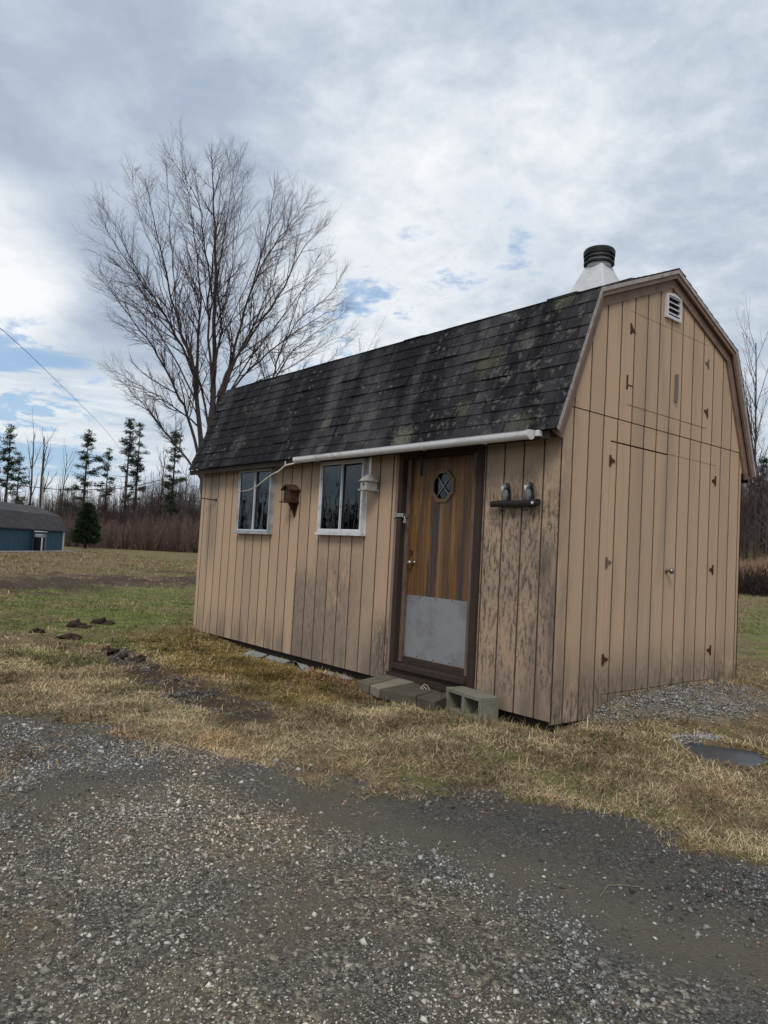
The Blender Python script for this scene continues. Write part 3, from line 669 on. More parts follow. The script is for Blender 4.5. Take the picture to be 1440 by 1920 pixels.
# a conduit strip down from the gutter over the door
mb = MB(); xs_, zs_ = wl(791, 870, -.02); mb.box(xs_-.012, xs_+.012, -.03, -.012, 1.95, 2.2); mb.build('batten', m_frame, shed)
# windows
def window(a, b, z0, z1, right_open):
    fr = empty('_', (0, 0, 0)); bpy.data.objects.remove(fr)
    t, f = (.016, -.062) if a < -4 else (.026, -.062)
    wm = m_wgrey if a < -4 else m_white
    mb = MB()
    mb.box(a, a+t, f, .02, z0, z1); mb.box(b-t, b, f, .02, z0, z1); mb.box(a+t, b-t, f, .02, z1-t, z1); mb.box(a+t, b-t, f, .02, z0, z0+t)
    mb.box(a-.012, a-.001, -.012, 0.001, z0-.02, z1+.01); mb.box(b+.001, b+.018, -.012, .001, z0-.02, z1+.01)
    mb.box(a-.022, b+.022, f-.012, -.0005, z0-.030, z0-.002)
    w = mb.build('window', wm, shed, bevel=.003)
    mid = (a+b)/2-.005
    for k, (p, q, y) in enumerate(((a+t, mid+.008, f+.022), (mid-.008, b-t, f+.042))):
        mb = MB(); s = .011
        mb.box(p, p+s, y-.010, y+.008, z0+t, z1-t); mb.box(q-s, q, y-.010, y+.008, z0+t, z1-t)
        mb.box(p+s, q-s, y-.010, y+.008, z1-t-s, z1-t); mb.box(p+s, q-s, y-.010, y+.008, z0+t, z0+t+s)
        mb.build('sash', m_white, w, bevel=.002)
        mb = MB(); mb.box(p+s, q-s, y-.001, y+.001, z0+t+s, z1-t-s); mb.build('pane', m_glass, w)
    return w
w1 = window(*WIN[0], 0); w2 = window(*WIN[1], 0)
# the entrance door
dx0, dx1, dzb, dzt, DY = -1.835, -.965, .235, 2.13, .088
mb = MB()
mb.box(-1.945, -1.865, -.018, .0, .04, 2.2)         # left casing board edge
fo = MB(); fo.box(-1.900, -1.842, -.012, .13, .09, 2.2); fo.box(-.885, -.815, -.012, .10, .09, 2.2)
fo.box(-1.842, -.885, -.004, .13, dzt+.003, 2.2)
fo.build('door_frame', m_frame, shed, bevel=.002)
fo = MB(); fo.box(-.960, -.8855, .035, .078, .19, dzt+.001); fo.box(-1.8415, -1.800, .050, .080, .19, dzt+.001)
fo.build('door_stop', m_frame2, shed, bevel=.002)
fo = MB(); fo.box(-1.8415, -.886, -.045, .13, .135, .180); fo.box(-1.8405, -.962, .060, .128, .1805, .232); fo.box(-1.93, -.80, -.022, .02, .035, .088); fo.box(-1.8415, -.886, -.010, .10, .095, .134)
fo.build('threshold', m_frame, shed, bevel=.003)
OC, OZ, OR_ = -1.383, 1.86, .142
door = None
mb = MB(); oc = [(OC+OR_*.97*math.cos(math.pi/8+k*math.pi/4), OZ+OR_*math.sin(math.pi/8+k*math.pi/4)) for k in range(8)]
# door face with an octagonal hole: ring of quads from octagon to rectangle
rect = [(dx1, OZ+.06), (OC+.06, dzt), (OC-.06, dzt), (dx0, OZ+.06), (dx0, OZ-.06), (OC-.06, dzb), (OC+.06, dzb), (dx1, OZ-.06)]
for yy, fl in ((DY, False), (DY+.04, True)):
    P_ = [(x, yy, z) for x, z in oc+rect]+[(dx1, yy, dzt), (dx0, yy, dzt), (dx0, yy, dzb), (dx1, yy, dzb)]
    Fq = [(i, (i+1) % 8, 8+(i+1) % 8, 8+i) for i in range(8)]+[(8, 9, 16), (10, 11, 17), (12, 13, 18), (14, 15, 19)]
    mb.add(P_, [f if fl else f[::-1] for f in Fq])
mb.add([(dx0, DY, dzb), (dx1, DY, dzb), (dx1, DY+.04, dzb), (dx0, DY+.04, dzb), (dx0, DY, dzt), (dx1, DY, dzt), (dx1, DY+.04, dzt), (dx0, DY+.04, dzt)], [(0, 3, 2, 1), (4, 5, 6, 7), (0, 4, 7, 3), (1, 2, 6, 5)])
for i in range(8):
    a, b = oc[i], oc[(i+1) % 8]; mb.add([(a[0], DY, a[1]), (b[0], DY, b[1]), (b[0], DY+.04, b[1]), (a[0], DY+.04, a[1])], [(0, 1, 2, 3)])
door = mb.build('door', m_door, shed)
mb = MB()
for i in range(8):
    a, b = oc[i], oc[(i+1) % 8]; s = 1.13; ia = lambda p, k: (OC+(p[0]-OC)*k, OZ+(p[1]-OZ)*k)
    A1, B1, A2, B2 = ia(a, 1.16), ia(b, 1.16), ia(a, .90), ia(b, .90)
    mb.prism([(A1[0], DY-.014, A1[1]), (B1[0], DY-.014, B1[1]), (B2[0], DY-.014, B2[1]), (A2[0], DY-.014, A2[1])], (0, .0135, 0))
owf = mb.build('window_frame', simple('oct_frame', (.16, .105, .060), .6, dirt=(.05, .03, .02)), door)
mb = MB(); mb.prism([(x, DY+.016, z) for x, z in oc], (0, .003, 0)); mb.build('pane', m_glass, door)
mb = MB()
for s in (-1, 1):
    mb.obox((OC, DY+.006+.002*s, OZ), (.078, 0, s*.085), (-.0035*s, 0, .0032), (0, .0009, 0))
mb.build('muntin', simple('muntin_grey', (.27, .25, .23), .5), door)
mb = MB(); mb.box(dx0+.030, dx1-.008, DY-.0035, DY-.0005, .245, .828); kp = mb.build('kick_plate', m_steel, door)
for sx_ in (dx0+.05, -1.62, -1.40, -1.19, dx1-.03):
    for sz_ in (.262, .812): mb = MB(); mb.tube([(sx_, DY-.003, sz_), (sx_, DY-.0065, sz_)], .006, 8); mb.build('screw', m_rust, door)
kx, kz = wl(768, 1055, DY-.05); mb = MB(); mb.tube([(kx, DY, kz), (kx, DY-.035, kz)], .012, 10); mb.tube([(kx, DY, kz), (kx, DY-.004, kz)], .024, 16); mb.ball((kx, DY-.052, kz), .027, (1, .8, 1)); mb.build('knob', m_brass, door, smooth=True)
kx, kz = wl(771, 1036, DY-.005); mb = MB(); mb.tube([(kx, DY, kz), (kx, DY-.014, kz)], .022, 14); mb.build('deadbolt', m_rust, door)
hx, hz = wl(762, 966, 0.); mb = MB(); mb.box(-1.935, -1.80, -.020, -.0135, hz-.018, hz+.018); mb.box(-1.815, -1.80, -.022, .06, hz-.022, hz+.014); mb.box(-1.93, -1.90, -.028, -.020, hz-.024, hz+.024)
mb.tube([(-1.79, -.005, hz-.01), (-1.785, -.012, hz-.035), (-1.782, .0, hz-.055)], .006, 6); mb.box(-1.80, -1.765, -.012, .006, hz-.075, hz-.038); mb.build('hasp', m_chrome, shed, bevel=.002)
# casing edge on the left of the opening
mb = MB(); mb.box(-1.935, -1.9005, -.014, -.0005, .03, 2.2); mb.build('casing', m_trim, shed)
mb = MB(); mb.box(-.8145, -.795, -.010, -.0005, .05, 2.2); mb.build('casing', m_dk, shed)
# barn doors with hinges
def hinge(par, y, z, d, m, mir=1, tilt=0., s=.86):
    mb = MB(); X0 = .0035
    mb.prism([(X0, y-.013*s, z-.055*s), (X0, y+.013*s, z-.055*s), (X0, y+.013*s, z+.055*s), (X0, y-.013*s, z+.055*s)], (.004, 0, 0))
    mb.prism([(X0+.0005, y+d*.014*s, z+.028*s), (X0+.0005, y+d*.014*s, z-.028*s), (X0+.0005, y+d*.075*s, z-.010*s+tilt), (X0+.0005, y+d*.085*s, z+tilt), (X0+.0005, y+d*.075*s, z+.010*s+tilt)], (.004, 0, 0))
    mb.tube([(X0+.006, y+d*.013*s, z-.03*s), (X0+.006, y+d*.013*s, z+.03*s)], .006*s, 8)
    for zz in (-.04, .04): mb.ball((X0+.005, y-.002*d, z+zz*s), .005, n=6, m_=4)
    return mb.build('hinge', m, par)
SE = 1.556
bd = []
for (a, b) in ((LD[0]+.004, SE-.003), (SE+.003, LD[1]-.004)):
    mb = MB(); top = LD[3]-(.014 if a < 1 else .004)
    board_wall(mb, 1, 1, .0015 if a < 1 else .0, a, b, .136, LD[2]+.006, top)
    bd.append(mb.build('barn_door', m_gab, shed))
for py_, m_ in ((862, m_rust), (1055, m_ironp), (1236, m_rust)):
    y, z = wg(1138, py_); hinge(bd[0], .648, wg(1136, py_)[1], 1, m_, tilt=random.uniform(-.008, .004))
for z in (2.099, 1.224, .439): hinge(bd[1], 2.474, z, -1, m_rust, tilt=random.uniform(-.006, .006))
ky, kz = 1.60, 1.192
mb = MB(); mb.tube([(.0, ky, kz), (.045, ky, kz)], .011, 10); mb.tube([(.001, ky, kz), (.006, ky, kz)], .024, 16); mb.ball((.055, ky, kz), .029, (.8, 1, 1)); mb.build('knob', m_brass, bd[1], smooth=True)
ld = []
for (a, b) in ((UD[0]+.002, SE-.002), (SE+.002, UD[1]-.002)):
    mb = MB(); board_wall(mb, 1, 1, .003, a, b, .136, UD[2]+.006, UD[3]-.004); ld.append(mb.build('loft_door', m_gab, shed))
hinge(ld[0], .885, 3.25, 1, m_rust, tilt=-.02); hinge(ld[1], 2.262, 3.225, -1, m_ironp); hinge(ld[1], 2.268, 2.74, -1, m_rust, tilt=.02)
mb = MB(); mb.box(.004, .010, .845, .862, 2.72, 2.84); mb.box(.004, .008, .862, .95, 2.755, 2.762); mb.build('hinge', m_rust, ld[0])
mb = MB(); mb.box(.004, .03, 1.636, 1.664, 2.742, 3.0); mb.build('handle', m_grey, ld[1], bevel=.004)
# gable vent
vc, vw, vz0, vz1, vzp = 1.548, .128, 3.485, 3.70, 3.728
mb = MB(); fw = .026; Xv = .004
def vs(k, z_shift=0): return [(vc-vw+k, vz0+k), (vc+vw-k, vz0+k), (vc+vw-k, vz1-k*.3), (vc, vzp-k*1.1), (vc-vw+k, vz1-k*.3)]
O_, I_ = vs(0), vs(fw)
for i in range(5):
    a, b, c_, d_ = O_[i], O_[(i+1) % 5], I_[(i+1) % 5], I_[i]; mb.prism([(Xv, *a), (Xv, *b), (Xv, *c_), (Xv, *d_)], (.026, 0, 0))
for k in range(4):
    z = vz0+fw+.030+k*.050; mb.obox((Xv+.012, vc, z), (0, vw-fw+.002, 0), (.012, 0, -.014), (.0012, 0, .001))
vent = mb.build('louvre_vent', m_white, shed)
mb = MB(); mb.prism([(Xv, *p) for p in vs(.003)], (.001, 0, 0)); mb.build('backing', m_black, vent)
# chimney: square-to-round cone with a black cap
cx, cy = -.785, 1.525
R_t, z_t, z_b, hb, ht_ = .128, 4.185, 3.62, .315, .098
mb = MB(); mb.add([(cx+sx_*q, cy+sy_*q, z) for q, z in ((hb, z_b), (ht_, z_t)) for sx_, sy_ in ((-1, -1), (1, -1), (1, 1), (-1, 1))], [(0, 1, 5, 4), (1, 2, 6, 5), (2, 3, 7, 6), (3, 0, 4, 7), (4, 5, 6, 7)])
chim = mb.build('chimney', m_cone, shed, bevel=.012)
def ringo(r, za, zb, m, name, n=36):
    mb = MB(); mb.tube([(cx, cy, za), (cx, cy, zb)], r, n); return mb.build(name, m, chim)
ringo(.118, z_t-.01, z_t+.125, m_cone, 'flue')
def annulus(r0, r1, za, zb, m, name, n=36):
    mb = MB(); V = []
    for k in range(n):
        a = 2*math.pi*k/n
        for r, z in ((r0, za), (r1, za), (r1, zb), (r0, zb)): V.append((cx+r*math.cos(a), cy+r*math.sin(a), z))
    mb.add(V, [(4*k+j, 4*k+(j+1) % 4, 4*((k+1) % n)+(j+1) % 4, 4*((k+1) % n)+j) for k in range(n) for j in range(4)]); return mb.build(name, m, chim)
annulus(.119, .150, z_t+.022, z_t+.040, m_black, 'storm_collar')
annulus(.119, .151, z_t+.072, z_t+.084, m_black, 'storm_collar')
mb = MB(); V = []
cap = [(.112, z_t+.116), (.155, z_t+.110), (.157, z_t+.150), (.145, z_t+.172), (.10, z_t+.188), (.0, z_t+.194)]
n = 36
for r, z in cap: V += [(cx+r*math.cos(2*math.pi*k/n), cy+r*math.sin(2*math.pi*k/n), z) for k in range(n)]
mb.add(V, [(i*n+k, i*n+(k+1) % n, (i+1)*n+(k+1) % n, (i+1)*n+k) for i in range(len(cap)-1) for k in range(n)]+[list(range(n))[::-1]]); mb.build('cap', m_black, chim)

# ---------------------------------------------------------------- things on and at the shed
# dark birdhouse between the windows
bx, bz = -3.72, 1.80; D = .13
bh = empty('birdhouse', (bx, 0, 1.60)); tag(bh, 'dark brown hanging birdhouse with pointed lower bracket, between the two windows', 'birdhouse')
mb = MB(); hx_, hy = .070, .125
mb.box(bx-hx_, bx+hx_, -hy, -.001, 1.74, 1.87); mb.prism([(bx-hx_, -hy, 1.87), (bx+hx_, -hy, 1.87), (bx, -hy, 1.925)], (0, hy-.001, 0)); mb.build('box', m_bhouse, bh, bevel=.003)
mb = MB()
for s in (-1, 1): mb.prism([(bx, -hy-.03, 1.928), (bx+s*(hx_+.025), -hy-.03, 1.868), (bx+s*(hx_+.025), -hy-.03, 1.878), (bx, -hy-.03, 1.942)], (0, hy+.028, 0))
mb.build('roof', simple('bh_roof', (.085, .048, .030), .7, dirt=(.03, .02, .015), sc=20), bh)
mb = MB(); mb.box(bx-hx_-.02, bx+hx_+.01, -hy-.045, -.002, 1.728, 1.7395); mb.tube([(bx, -hy, 1.765), (bx, -hy-.05, 1.76)], .005, 6); mb.build('perch', m_bhouse, bh)
mb = MB(); mb.prism([(bx-.055, -.012, 1.7275), (bx+.055, -.012, 1.7275), (bx+.012, -.012, 1.57), (bx-.012, -.012, 1.57)], (0, .011, 0)); mb.prism([(bx-.008, -.012, 1.7275), (bx-.008, -.10, 1.7275), (bx-.008, -.012, 1.585)], (.016, 0, 0)); mb.build('bracket', m_bhouse, bh)
mb = MB(); mb.tube([(bx-.01, -hy-.0005, 1.825), (bx-.01, -hy-.002, 1.825)], .018, 14); mb.build('hole', m_black, bh)
# pale birdhouse hanging on a strip by the right window
ax, az = wl(683, 913, -.16); az = 1.88
b2 = empty('birdhouse', (ax, -.1, az)); tag(b2, 'small pale grey birdhouse hanging from a flat strip at the right window', 'birdhouse')
mb = MB(); w_ = .052; mb.box(ax-w_, ax+w_, -.17, -.035, az-.045, az+.035); mb.build('box', m_bh2, b2, bevel=.003)
mb = MB(); mb.add([(ax-w_-.014, -.185, az+.035), (ax+w_+.014, -.185, az+.035), (ax+w_+.014, -.025, az+.035), (ax-w_-.014, -.025, az+.035), (ax-.035, -.12, az+.105), (ax+.035, -.12, az+.105), (ax+.035, -.08, az+.105), (ax-.035, -.08, az+.105)], [(0, 1, 5, 4), (1, 2, 6, 5), (2, 3, 7, 6), (3, 0, 4, 7), (4, 5, 6, 7), (3, 2, 1, 0)]); mb.build('roof', m_bh2, b2)
mb = MB(); mb.box(ax-w_-.016, ax+w_+.016, -.19, -.03, az-.060, az-.0455); mb.build('tray', m_bh2, b2)
mb = MB(); mb.tube([(ax, -.1705, az), (ax, -.172, az)], .014, 12); mb.build('hole', m_black, b2)
mb = MB(); mb.box(ax-.016, ax+.016, -.100, -.094, az+.1055, 2.19); mb.build('hanger', m_white, b2)
# two birds on a log
lx0, lz = wl(922, 949, -.05); lx1, _ = wl(1010, 949, -.05); lz = 1.668
lg = empty('bird_ornament', ((lx0+lx1)/2, 0, lz)); tag(lg, 'wall ornament of two small grey birds perched on a dark log', 'ornament')
mb = MB(); mb.tube([(lx0, -.055, lz), (lx0+.10, -.052, lz+.004), (lx0+.3, -.055, lz+.0), (lx1, -.055, lz+.006)], [.026, .028, .027, .032], 9); mb.box(lx0+.06, lx1-.06, -.03, -.001, lz-.012, lz+.02); mb.build('log', m_log, lg, smooth=False)
mb = MB(); mb.tube([(lx1-.035, -.089, lz+.004), (lx1-.035, -.083, lz+.004)], .012, 10); mb.build('button', m_bwhite, lg); mb = MB(); mb.tube([(lx0-.001, -.055, lz), (lx0-.004, -.055, lz)], .017, 10); mb.build('end', m_bwhite, lg)
for px in (946, 989):
    xb_, _ = wl(px, 940, -.06)
    mb = MB(); mb.ball((xb_, -.060, lz+.072), .034, (.95, .8, 1.75), 14, 10); mb.ball((xb_, -.066, lz+.137), .026, (1, .95, 1.05), 14, 10)
    b_ = mb.build('bird', m_bgrey, lg, smooth=True)
    mb = MB(); mb.prism([(xb_-.017, -.094, lz+.142), (xb_+.017, -.094, lz+.142), (xb_, -.094, lz+.100)], (0, .008, 0)); mb.build('face', m_bwhite, b_)
    mb = MB(); mb.ball((xb_+.012, -.050, lz+.140), .030, (.95, .9, 1.1), 12, 8); mb.prism([(xb_+.004, -.045, lz+.13), (xb_+.034, -.05, lz+.12), (xb_+.044, -.05, lz+.03), (xb_+.03, -.05, lz+.02)], (0, .02, 0)); mb.build('wing', m_bdark, b_)
    for s in (-.016, .016):
        mb = MB(); mb.tube([(xb_+s, -.075, lz-.026), (xb_+s, -.080, lz-.048)], .005, 6); mb.ball((xb_+s, -.082, lz-.052), .012, (1, 1, .7), 8, 6); mb.build('foot', m_bdark, b_)
# hook at the far corner and a pale vine stem from the eave
hx0, hz0 = wl(402, 937, -.03); hx1, hz1 = wl(378, 935, -.12)
mb = MB(); mb.tube([(hx0, 0, hz0), (hx0-.02, -.06, hz0), (hx0-.14, -.10, hz0+.012), (hx0-.26, -.10, hz0+.02)], .008, 8); mb.tube([(hx0, -.001, hz0), (hx0, -.008, hz0)], .02, 10)
o = mb.build('wall_hook', m_rust, None, smooth=True, loc=(hx0, 0, hz0)); tag(o, 'thin rusty hook sticking out near the far left corner of the shed', 'hook')
vp = [wl(x, y, -.20) for x, y in ((446, 922), (465, 919), (483, 912), (498, 899), (510, 889), (524, 884), (536, 873), (552, 868))]
vb = MB(); pts = [(x, -.20+.012*math.sin(i*2), z) for i, (x, z) in enumerate(vp)]; vb.tube(pts, [.004, .006, .008, .010, .011, .012, .012, .010], 7)
q = wl(535, 865, -.2); vb.tube([pts[6], (q[0], -.2, q[1])], [.011, .006], 6)
o = vb.build('dry_vine', m_twig, None, smooth=True, loc=(pts[-1][0], -.2, pts[-1][2])); tag(o, 'bare pale vine stem drooping from the eave across the left window', 'vine')
# stepping slabs under the wall
SL = [(((453, 1228), (473, 1218), (515, 1226), (489, 1232), (460, 1234)), 'thin mossy grey slab, farthest of the slabs lying along the shed wall'), (((498, 1233), (520, 1227), (550, 1236), (553, 1238), (533, 1243)), 'long angular grey slab lying second along the shed wall'),
      (((556, 1241), (562, 1238), (578, 1238), (586, 1246), (585, 1257), (572, 1267), (559, 1258)), 'rounded light grey slab under the middle of the shed wall'), (((598, 1271), (620, 1258), (655, 1267), (662, 1273), (631, 1277)), 'flat grey slab half under leaves, next to the door steps')]
for pix, lab in SL:
    pp_ = [gp(a, b, -.075) for a, b in pix]; c_ = np.mean(pp_, 0); zc = -.075
    mb = MB(); mb.prism([(p[0], min(p[1], .03), zc-.035) for p in pp_], (random.uniform(-.004, .004), 0, .036)); o = mb.build('stone_slab', m_paver, None, bevel=.006, loc=(c_[0], c_[1], zc)); tag(o, lab, 'slab', 'slabs lying along the shed wall')
# step boards in front of the door: four short thick boards side by side
bpx = [((672, 1277), (708, 1262), (745, 1268), (702, 1286)), ((702, 1287), (752, 1268), (779, 1279), (722, 1297)), ((722, 1298), (778, 1279), (810, 1296), (780, 1310)), ((782, 1311), (812, 1297), (850, 1301), (816, 1322))]
labs = ['grey weathered step block nearest the left end below the door', 'pale worn step block, second from the left below the door', 'dark mossy step block, widest of those below the door', 'dark step block beside the hollow concrete block']
STX = [(-2.22, -1.97), (-1.965, -1.74), (-1.73, -1.36), (-1.35, -1.04)]
mats = [m_step, simple('step_pale', (.235, .200, .155), .9, dirt=(.16, .15, .11)), simple('step_dark', (.088, .074, .055), .9, dirt=(.07, .07, .045), bump=.6), simple('step_dark2', (.082, .070, .054), .9, dirt=(.06, .06, .04), bump=.6)]
SQ = [((669, 1276), (726, 1263), (752, 1269), (692, 1283)), ((694, 1284), (753, 1270), (777, 1278), (710, 1291)), ((712, 1292), (776, 1279), (814, 1295), (779, 1304)), ((781, 1306), (815, 1296), (847, 1303), (815, 1316))]
for pix, lab, m_, k in zip(SQ, labs, mats, range(4)):
    zt_ = (.058, .055, .048, .040)[k]; pp_ = [gp(a, b, zt_) for a, b in pix]; c_ = np.mean(pp_, 0)
    pp_ = [np.array([p[0], min(p[1], -.024), zt_-.085]) for p in pp_]
    mb = MB(); mb.prism(pp_, (0, 0, .085))
    o = mb.build('step_block', m_, None, bevel=.007, loc=(c_[0], c_[1], zt_-.085)); tag(o, lab, 'step', 'step blocks below the shed door')
# hollow concrete block with its two cores facing out
ba = -.16; bxx, byy = -.683, -.150; c_, s_ = math.cos(ba), math.sin(ba)
L_, Dp, Hh = .235, .092, .20; wt = .034; z0 = -.078
def bl(u, v, z): return (bxx+u*c_-v*s_, byy+u*s_+v*c_, z0+z)
mb = MB()
def bbox(u0, u1, v0, v1, a0, a1): mb.add([bl(u, v, z) for z in (a0, a1) for v in (v0, v1) for u in (u0, u1)], [(0, 2, 3, 1), (4, 5, 7, 6), (0, 1, 5, 4), (2, 6, 7, 3), (0, 4, 6, 2), (1, 3, 7, 5)])
bbox(-L_, L_, -Dp, Dp, Hh-wt, Hh); bbox(-L_, L_, -Dp, Dp, 0, wt)
for u0, u1 in ((-L_, -L_+wt), (-.018, .018), (L_-wt, L_)): bbox(u0, u1, -Dp, Dp, wt, Hh-wt)
bbox(-L_+.036, -.02, Dp-.02, Dp-.006, wt+.001, Hh-wt-.001); bbox(.02, L_-.036, Dp-.02, Dp-.006, wt+.001, Hh-wt-.001)
o = mb.build('concrete_block', m_block, None, bevel=.004, loc=(bxx, byy, z0)); tag(o, 'hollow grey concrete block on its side, two openings facing out, right of the door', 'block')
# wire loop of dry stems by the step
q = wl(800, 1268, -.14)
mb = MB()
for k in range(3):
    R0 = .075-.018*k; mb.tube([(q[0]+R0*math.cos(a), -.15-.02*k, -.03+.115*math.sin(a)*(1-.12*k)) for a in np.linspace(0, math.pi, 14)], .003, 5)
o = mb.build('dry_weed', m_twig, None, loc=(q[0], -.15, -.05)); tag(o, 'arched dry weed stems growing between the step blocks and the door sill', 'weed')

# ---------------------------------------------------------------- soil clods
def clod(px, py, w, h, lab, m=None):
    c_ = gp(px, py); zc = h1(c_[0], c_[1]); V = []; F_ = []
    n, mm = 16, 8
    for i in range(mm+1):
        ph = math.pi*.55*i/mm
        for k in range(n):
            th = 2*math.pi*k/n; x = math.sin(ph)*math.cos(th); y = math.sin(ph)*math.sin(th)
            nz = 1+.9*(float(vn(np.array([x*2.3+px]), np.array([y*2.3+i*.7]))[0])-.5)+random.uniform(-.12, .12)
            V.append((c_[0]+w*x*nz, c_[1]+w*.7*y*nz, zc-.03+h*math.cos(ph)*nz))
    for i in range(mm):
        for k in range(n): F_.append([i*n+k, (i+1)*n+k, (i+1)*n+(k+1) % n, i*n+(k+1) % n])
    o = raw('soil_clod', V, F_, m or m_clod, loc=(c_[0], c_[1], zc)); tag(o, lab, 'clod', 'soil clods turned up on the lawn')
for a in ((147, 1176, .20, .10, 'dark soil clod on the green lawn, middle of three'), (190, 1168, .22, .10, 'dark soil clod farthest right on the green lawn'), (70, 1188, .13, .07, 'small dark soil clod nearest the left edge of the photo'), (130, 1198, .20, .06, 'low grassy clod in front of the other lawn clods'),
          (205, 1222, .16, .08, 'dark clod at the far tip of the muddy rut'), (262, 1236, .13, .08, 'dark clod in the middle of the muddy rut'), (298, 1250, .12, .06, 'small clod on the near side of the muddy rut'), (232, 1229, .10, .06, 'little dark clod between the two larger ones in the rut')): clod(*a)
# stick on the drive
q = [gp(x, y) for x, y in ((1125, 1676), (1140, 1660), (1165, 1661), (1200, 1667))]
mb = MB(); mb.tube([(p[0], p[1], h1(p[0], p[1])+.006) for p in q], [.002, .0025, .0025, .0015], 5); o = mb.build('dry_stick', m_stick, None, loc=tuple(q[1])); tag(o, 'thin bent dry stick lying on the brown tyre track', 'stick')

# ---------------------------------------------------------------- loose stones and grass (uncountable)
def scatter(n, fn, x0, x1, y0, y1):
    x = rng.uniform(x0, x1, n); y = rng.uniform(y0, y1, n); z = zones(x, y); p = fn(x, y, z); k = rng.random(n) < p
    x, y = x[k], y[k]; z = {a: b[k] for a, b in z.items()}; return x, y, z
def dcam(x, y): return np.hypot(x-CAM[0], y-CAM[1])
def infront(x, y, marg=.62):
    dx, dy = x-CAM[0], y-CAM[1]; f2 = FF[:2]/np.linalg.norm(FF[:2]); a = dx*f2[0]+dy*f2[1]; b = -dx*f2[1]+dy*f2[0]
    return (a > .8) & (np.abs(b) < a*marg+.5)
def stones_mesh(x, y, h, size, colr, name, mtl, flat=.6):
    n = len(x); base = np.array([[1, 0, 0], [0, 1, 0], [-1, 0, 0], [0, -1, 0], [0, 0, 1], [.1, .1, -1]], float)
    V = np.repeat(base[None], n, 0)*(1+rng.normal(0, .28, (n, 6, 3)))+rng.normal(0, .22, (n, 6, 3))
    a = rng.uniform(0, 2*math.pi, n); c, s = np.cos(a), np.sin(a)
    sx = size*rng.uniform(.7, 1.3, n); sy = size*rng.uniform(.5, 1., n); sz = size*rng.uniform(.4, .8, n)*flat/.6
    X_ = V[:, :, 0]*sx[:, None]; Y_ = V[:, :, 1]*sy[:, None]
    Vx = X_*c[:, None]-Y_*s[:, None]+x[:, None]; Vy = X_*s[:, None]+Y_*c[:, None]+y[:, None]; Vz = V[:, :, 2]*sz[:, None]+(h+sz*.25)[:, None]
    Fb = np.array([(0, 1, 4), (1, 2, 4), (2, 3, 4), (3, 0, 4), (1, 0, 5), (2, 1, 5), (3, 2, 5), (0, 3, 5)])
    Fc = (np.arange(n)*6)[:, None, None]+Fb[None]
    return raw(name, np.stack([Vx, Vy, Vz], -1).reshape(-1, 3), Fc.reshape(-1, 3), mtl, col=np.repeat(colr, 6, 0))
m_st, g = mat('loose_stone'); c = g.attr('Col'); c = g.mix(1., c, g.ramp(g.noise(g.pos(), 260., 3, .6), [(.3, .75), (.7, 1.2)]), 'MULTIPLY'); g.bsdf(c, .9, .2)
def pstone(x, y, z):
    d_ = dcam(x, y); p = z['drive']*(1-.78*z['smooth'])*(.10+.90*sst(fbm(x, y, 1.3, 6), .40, .56))*(.5+.5*sst(fbm(x+9, y, 6.), .35, .6))*infront(x, y); p = np.maximum(p, z['drive']*z['light']*(1-.9*z['smooth'])*.62*infront(x, y))
    return p*np.clip(3.4/np.maximum(d_, 1.), .10, 1.)**1.2
x, y, z = scatter(760000, pstone, -4.5, 3.9, -6.0, .2)
n = len(x); d_ = dcam(x, y); sz = np.exp(rng.normal(math.log(.0037), .50, n))*(1+.09*np.maximum(d_-2.5, 0)); sz = np.minimum(sz, .022)
t = rng.random(n); col = np.zeros((n, 3)); v = .062+.42*t**2.1
wl_ = fbm(x, y, .8); warm = sst(wl_, .48, .62)[:, None]
col = v[:, None]*(np.array([[1.02, 1.0, .96]])*(1-warm)+np.array([[1.18, 1.02, .84]])*warm)*(1-.40*z['dark'])[:, None]*(1+.16*z['light'])[:, None]*np.where(z['light'][:, None] > .3, np.array([[1.06, 1., .90]]), 1.)*(.84+.62*fbm(x, y, 2.6, 5))[:, None]
r_ = rng.random(n); col[r_ > .975] = np.array([.30, .28, .24])*rng.uniform(.6, 1.1, (np.sum(r_ > .975), 1)); col[r_ < .012] = np.array([.30, .19, .14])*rng.uniform(.7, 1.2, (np.sum(r_ < .012), 1))
o = stones_mesh(x, y, gh(x, y, z), sz, col, 'gravel', m_st); tag(o, 'loose grey crushed stone spread over the drive', 'gravel', kind='stuff')
nstone = n
# larger pale stones scattered
x, y, z = scatter(2600, lambda x, y, z: z['drive']*(1-.7*z['smooth'])*infront(x, y)*.22, -4, 3.9, -5.5, .2); n = len(x)
cc = np.array([.29, .27, .23])*rng.uniform(.3, 1.1, (n, 1)); k = rng.random(n) < .18; cc[k] = np.array([.34, .22, .16])*rng.uniform(.6, 1.1, (k.sum(), 1))
o = stones_mesh(x, y, gh(x, y, z), rng.uniform(.008, .018, n), cc, 'pebbles', m_st, .5); tag(o, 'scattered pale and pinkish pebbles on the drive', 'pebbles', kind='stuff')
